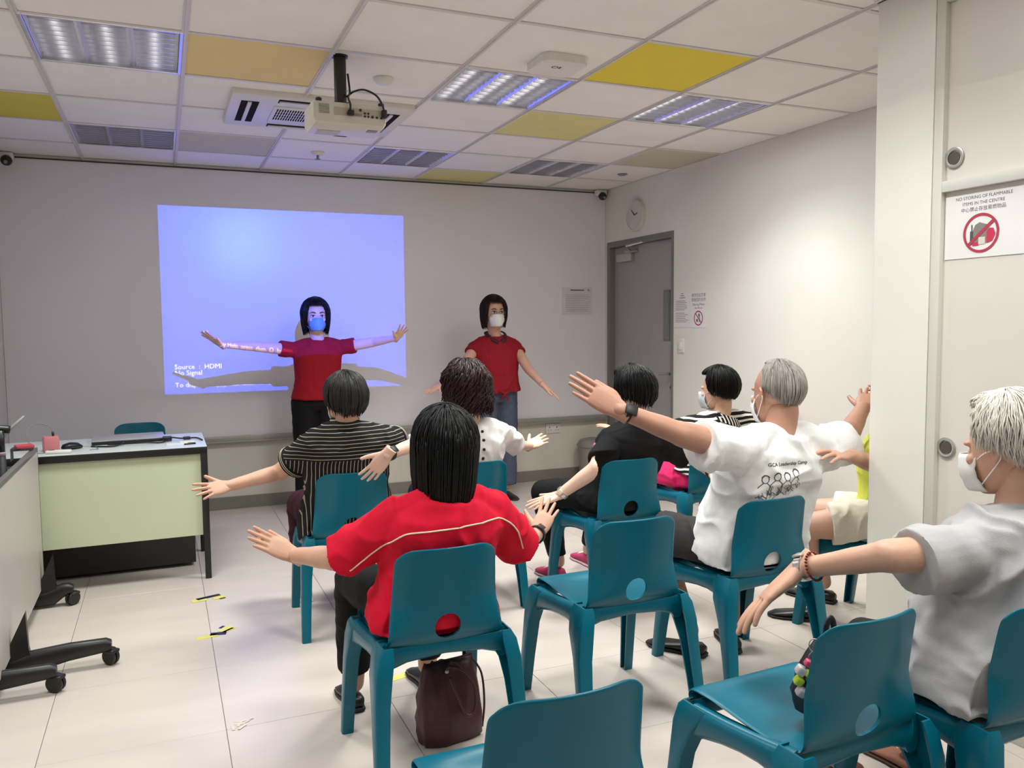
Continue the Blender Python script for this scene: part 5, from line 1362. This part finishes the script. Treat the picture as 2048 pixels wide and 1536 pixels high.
# --- person behind the pillar
CX, CY = CH['pillar'][:2]
lg = [(V((2.86, 2.62, .515)), V((2.60, 2.79, .485)), V((2.76, 2.89, .10))), (V((3.03, 2.67, .515)), V((2.80, 3.0, .49)), V((2.98, 3.06, .10)))]
t, Jn, HM = body_common('person', 'person in white shorts mostly hidden behind the white pillar', 'pillar', (3.0, 2.70, 1.08), 25, sk_m, (2.985, 2.65, .50), hs=1.0, legs=lg, handL=dict(n=(0, -.5, .9), curl=(10, 10, 12, 14)))
sh = shirt(t, 'tshirt', Jn, btex('lime_yellow_tshirt', rgb(222, 226, 96)), .02, -.2, 1.0, (.2, .2), (.068, .072), .98, amp=.006, seed=30, flare=.0)
settle(t, 'pillar')
trousers(t, 'shorts', (2.975, 2.645, .515), lg, btex('cream_shorts', rgb(226, 216, 200)), (.105, .09, .05), .33, amp=.007, right=V((.9, .3, 0)).normalized())
settle(t, 'pillar')
hair(t, HM, m_hgry, .015, 60, 44, 1.0, vol=.006, layers=2, n=90, seed=31, back_theta=104, sidelen=.0)
mask(t, HM, m_wmask)
for (hp, kn, an), dr in zip(lg, ((-.9, .9), (-.4, 1))): shoe(t, 'shoe', V((an.x + .03, an.y - .05, 0)), dr, mat('black_leather', rgb(24, 22, 22)), mat('black_sole', rgb(30, 28, 28)), .265, .05, .06)

# --- old man in the grey shirt, right edge
CX, CY = CH['grey'][:2]
lg = cushion_legs(CX, CY, 0, spread=.09, kx=(.07, .17), ky=.30, ax=(.03, .16), ay=(.40, .34), kz=.462)
t, Jn, HM = body_common('person', 'old white-haired man in a grey T-shirt at the right edge, arm stretched left', 'grey', (2.005, 1.43, 1.055), 14, sk_t, (CX + .01, CY - .045, .50), tilt=8, hs=1.03,
    handL=dict(n=(-.55, .5, .65), curl=(6, 8, 10, 12), spread=.8, to=14), legs=lg, armr=(.046, .042, .037, .028), neck=.055)
m_gt = btex('heather_grey_tshirt', rgb(168, 166, 166))
sh = shirt(t, 'tshirt', Jn, m_gt, .03, -.24, 1.0, (.17, .17), (.08, .088), 1.05, belly=.02, amp=.017, scale=6, seed=33, flare=.06, deep=1.1, shr=.058, droop=.02)
settle(t, 'grey')
trousers(t, 'trousers', (CX, CY - .045, .515), lg, btex('dark_grey_trousers', rgb(34, 34, 36)), (.09, .068, .06), .80, amp=.006)
settle(t, 'grey')
hair(t, HM, m_hwht, .03, 52, 40, 1.05, vol=.012, layers=3, n=247, lock=.006, noise_amp=.007, curl=.01, wav=.004, seed=36, endvar=.015, back_theta=128, side_theta=100, sidelen=-.0)
mask(t, HM, m_wmask, 1.03)
for (hp, kn, an), dr in zip(lg, ((0, 1), (0, 1))): shoe(t, 'sandal', V((an.x, an.y - .06, 0)), dr, mat('tan_foot_strap', rgb(150, 98, 76), .6), mat('brown_sandal_sole', rgb(84, 60, 46), .6), .26, .05, .05)
dL = (Jn['wrL'] - Jn['elL']).normalized(); x_, y_ = frame(dL)
ws = watch(t, 'wristwatch', Jn['wrL'] - dL * .012, dL, (-.2, .3, 1), .0325, mat('steel_bracelet', rgb(190, 188, 184), .25, .2, 120, metal=.95), m_steel, (.015, .015, .004))
b = new(); c_ = Jn['wrL'] - dL * .045
beads = bmesh.new()
for i in range(26):
    a = 2 * PI * i / 26; ellipsoid(beads, (0, 0, 0), .0045, .0045, .0045, Matrix.Translation(c_ + x_ * (.036 * math.cos(a)) + y_ * (.036 * math.sin(a))), 1)
b.free(); o = obj('bead_bracelet', beads, mat('dark_red_beads', rgb(110, 24, 28), .3), t); o['kind'] = 'stuff'

# --- standing woman in the projector beam
def standing_legs(x, y, zp, ax): return [(V((x + s * .08, y, zp - .02)), V((x + s * .085, y - .01, .47)), V((x + s * ax, y + .01, .09))) for s in (-1, 1)]
px_, py_ = 1.03, 6.13
lg = standing_legs(px_, py_, .86, .085)
t, Jn, HM = body_common('person', 'standing woman in a red blouse and black trousers with arms spread in the projector beam', 'screen', (1.038, 6.085, 1.458), 180, sk_p, (px_ + .01, py_, .86), hs=1.0,
    handL=dict(n=(.2, .3, .8), curl=(-4, -2, 0, 2), spread=8), handR=dict(n=(.3, .4, .8), curl=(-2, 0, 0, 2), spread=5), legs=lg, armr=(.042, .037, .035, .024))
m_rb = btex('red_blouse', rgb(152, 22, 36))
sh = shirt(t, 'blouse', Jn, m_rb, .012, -.02, 1.0, (.115, .115), (.056, .06), 1.0, amp=.004, seed=40, flare=.02)
trousers(t, 'trousers', (px_ + .01, py_, .86), lg, m_blackcloth, (.10, .08, .08), .97, amp=.003, pelr=(.165, .115, .12))
hair(t, HM, m_hblk, .118, 44, 58, 1.0, vol=.014, layers=3, n=190, lock=.006, noise_amp=.002, curl=.016, seed=42, endvar=.02, sidelen=.12)
face_parts(t, HM); mask(t, HM, m_bmask)
for hp, kn, an in lg: shoe(t, 'shoe', V((an.x, an.y + .05, 0)), (0, -1), mat('black_leather', rgb(24, 22, 22)), mat('black_sole', rgb(30, 28, 28)), .235, .043, .05)
# --- standing woman beside the whiteboard
px_, py_ = 2.45, 6.07
lg = standing_legs(px_, py_, .86, .085); lg[1] = (lg[1][0], V((2.54, 6.05, .47)), V((2.53, 6.05, .09)))
t, Jn, HM = body_common('person', 'standing woman in a buttoned red blouse, jeans and white mask with lowered arms', 'board', (2.415, 6.01, 1.480), 180, sk_m, (px_ + .0, py_, .86), hs=1.0,
    handL=dict(n=(.5, -.3, .8), curl=(6, 6, 8, 10), spread=9), handR=dict(n=(-.3, -.3, .9), curl=(4, 4, 6, 6), spread=5), legs=lg, armr=(.042, .037, .034, .024))
m_rb2 = btex('crimson_blouse', rgb(142, 26, 38))
sh = shirt(t, 'blouse', Jn, m_rb2, .018, -.01, 1.0, (.07, .07), (.056, .062), 1.04, amp=.006, seed=44, flare=.0, deep=1.05)
b = new(); up, right, fwd = frame_of(Jn); n_ = Jn['nb']
for s in (-1, 1):
    cc = [n_ + right * (s * x) + fwd * y + up * z for x, y, z in ((.03, -.06, .035), (.07, -.02, .03), (.075, .03, .01), (.05, .085, -.02), (.012, .1, -.045))]
    tube(b, spline(cc, 4), [.016] * 17, 8, True, .35)
obj('collar', b, mat('dark_collar', rgb(60, 16, 22), .7), sh)
bv = BVHTree.FromPolygons([v.co[:] for v in sh.data.vertices], [p.vertices[:] for p in sh.data.polygons])
for z in (.055, .14, .23, .31):
    q = bv.ray_cast(n_ + V((.02, -.6, -z)), V((0, 1, 0)))[0]
    if q is not None: b = new(); ellipsoid(b, q, .006, .003, .006); obj('button', b, mat('dark_red_button', rgb(70, 10, 16), .4), sh)
b = new(); q = bv.ray_cast(n_ + V((.02, -.6, -.44)), V((0, 1, 0)))[0] or n_ + V((.02, -.13, -.44))
tube(b, [q + V((-.05, .01, .01)), q + V((-.01, -.012, 0)), q + V((.02, -.01, -.04)), q + V((.035, -.004, -.075))], [.012, .02, .014, .006], 10, True, .5); tube(b, [q + V((.06, .01, .01)), q + V((.01, -.012, 0)), q + V((-.015, -.01, -.03)), q + V((-.03, -.002, -.06))], [.012, .02, .013, .006], 10, True, .5); obj('hem_knot', b, m_rb2, sh)
trousers(t, 'jeans', (px_, py_, .86), lg, mat('slate_blue_denim', rgb(66, 74, 92), .85, .15, 40, .2, 300), (.098, .075, .075), .98, amp=.003, pelr=(.165, .115, .13))
hair(t, HM, m_hdk, .115, 44, 58, 1.0, vol=.014, layers=3, n=190, lock=.006, noise_amp=.003, curl=.014, seed=46, endvar=.022, sidelen=.10)
face_parts(t, HM); mask(t, HM, m_wmask)
b = new(); M_ = HM
for sx in (-1, 1):
    rg = [M_ @ V((sx * .034 + .022 * math.cos(a), .094 - .006 * abs(math.cos(a)), .008 + .016 * math.sin(a))) for a in [2 * PI * i / 20 for i in range(21)]]; tube(b, rg, .0012, 5)
tube(b, [M_ @ V((-.012, .096, .01)), M_ @ V((0, .099, .013)), M_ @ V((.012, .096, .01))], .0012, 5); obj('spectacles', b, m_grey, t)
for sx in (-1, 1):
    b = new(); ellipsoid(b, M_ @ V((sx * .086, .0, -.045)), .005, .005, .009); obj('earring', b, mat('pearl_earring', rgb(230, 225, 215), .2), t)
for hp, kn, an in lg: shoe(t, 'sandal', V((an.x, an.y + .05, 0)), (0, -1), mat('black_leather', rgb(24, 22, 22)), mat('black_sole', rgb(30, 28, 28)), .235, .043, .045)
# ------------------------------------------------------------------ bags
m_bag = mat('maroon_leather', rgb(62, 22, 26), .42, .12, 12, .25, 90)
t = thing('handbag', 'dark maroon handbag on the floor under the chair of the woman in red', 'handbag', (.845, 2.55, 0), math.radians(8))
b = new(); rs = []
for z, w, d in ((.0, .095, .055), (.012, .108, .066), (.08, .118, .062), (.16, .112, .046), (.23, .098, .03), (.268, .086, .016)):
    rs.append(ring(V((0, 0, z)), V((1, 0, 0)), V((0, 1, 0)), w, d, 32, 3.2))
loft(b, rs); bmesh.ops.subdivide_edges(b, edges=b.edges[:], cuts=1, use_grid_fill=True)
bm_body = obj('bag_body', b, m_bag, t); wrinkle(bm_body.data, .009, 14, V((1, 1, .6)), 3, .003)
b = new(); tube(b, [(-.086, 0, .262), (-.04, 0, .27), (.03, 0, .262), (.086, 0, .272)], .006, 8, True, .8); obj('top_seam', b, m_bag, t)
for y, ph in ((-.03, 0), (.03, .01)):
    b = new(); tube(b, spline([(-.03, y, .24), (-.02, y - .03, .27), (.02 + ph, y - .05, .25), (.055, y - .055, .19), (.05, y - .06, .12), (.015, y - .065, .11), (-.01, y - .06, .17), (-.03, y - .04, .24)], 5), .005, 8); obj('handle', b, m_bag, t)
b = new(); ellipsoid(b, (.03, -.075, .10), .004, .004, .004); ellipsoid(b, (-.028, -.045, .25), .007, .004, .007); obj('metal_stud', b, m_steel, t)
b = new(); tube(b, spline([(.086, 0, .26), (.12, -.01, .2), (.125, -.02, .1), (.11, -.03, .02)], 5), .004, 6); obj('shoulder_strap', b, m_bag, t)
m_bb = mat('black_nylon', rgb(18, 18, 24), .5, .1, 20, .3, 150)
t = thing('black_bag', 'black cloth bag with beaded charms on the empty chair beside the grey-shirted man', 'bag', (1.44, 1.478, .447), math.radians(5))
b = new(); rs = []
for z, w, d, y in ((0, .05, .035, 0), (.015, .07, .046, 0), (.06, .082, .05, -.002), (.11, .078, .042, -.008), (.15, .06, .032, -.014), (.18, .042, .022, -.018), (.20, .015, .01, -.02)):
    rs.append(ring(V((-.0, y, z)), V((1, 0, 0)), V((0, 1, 0)), w, d, 28, 2.6))
loft(b, rs); bmesh.ops.subdivide_edges(b, edges=b.edges[:], cuts=1, use_grid_fill=True); o = obj('bag_body', b, m_bb, t); wrinkle(o.data, .006, 16, V((1, 1, .5)), 5, .002)
b = new(); tube(b, spline([(-.015, -.02, .18), (-.012, -.02, .22), (.0, -.02, .235), (.012, -.02, .22), (.015, -.02, .18)], 5), .010, 8, True, .4); obj('strap_loop', b, m_bb, t)
ch = thing('bead_charm', 'string of coloured beads and a key ring clipped to the black bag', 'charm', (1.368, 1.455, .415), math.radians(-45))
b = new(); tube(b, [(.018 + .013 * math.cos(a), -.0, .218 + .016 * math.sin(a)) for a in [2 * PI * i / 20 for i in range(21)]], .0013, 6); tube(b, spline([(.012, 0, .202), (.004, -.002, .19), (.01, 0, .182), (.0, 0, .17)], 3), .001, 5); obj('key_ring', b, m_steel, ch)
for (x, z), r, m in (((.004, .178), .010, mat('pink_bead', rgb(226, 90, 130), .2, trans=.3)), ((-.012, .158), .014, mat('clear_bead', rgb(230, 226, 226), .12, trans=.5)), ((.006, .152), .010, mat('lime_bead', rgb(196, 216, 60), .2, trans=.3)), ((-.016, .132), .013, mat('lime_bead', rgb(196, 216, 60), .2)), ((-.01, .106), .014, mat('clear_bead', rgb(230, 226, 226), .12)), ((.008, .138), .009, mat('blue_bead', rgb(50, 80, 160), .2))):
    b = new(); box(b, -r * .8, r * .8, -r * .8, r * .8, -r * .8, r * .8, mtx=Matrix.Translation((x, -.01, z)) @ Matrix.Rotation(.6, 4, 'Y') @ Matrix.Rotation(.4, 4, 'Z'), bev=r * .35); obj('bead', b, m, ch, True, 50)
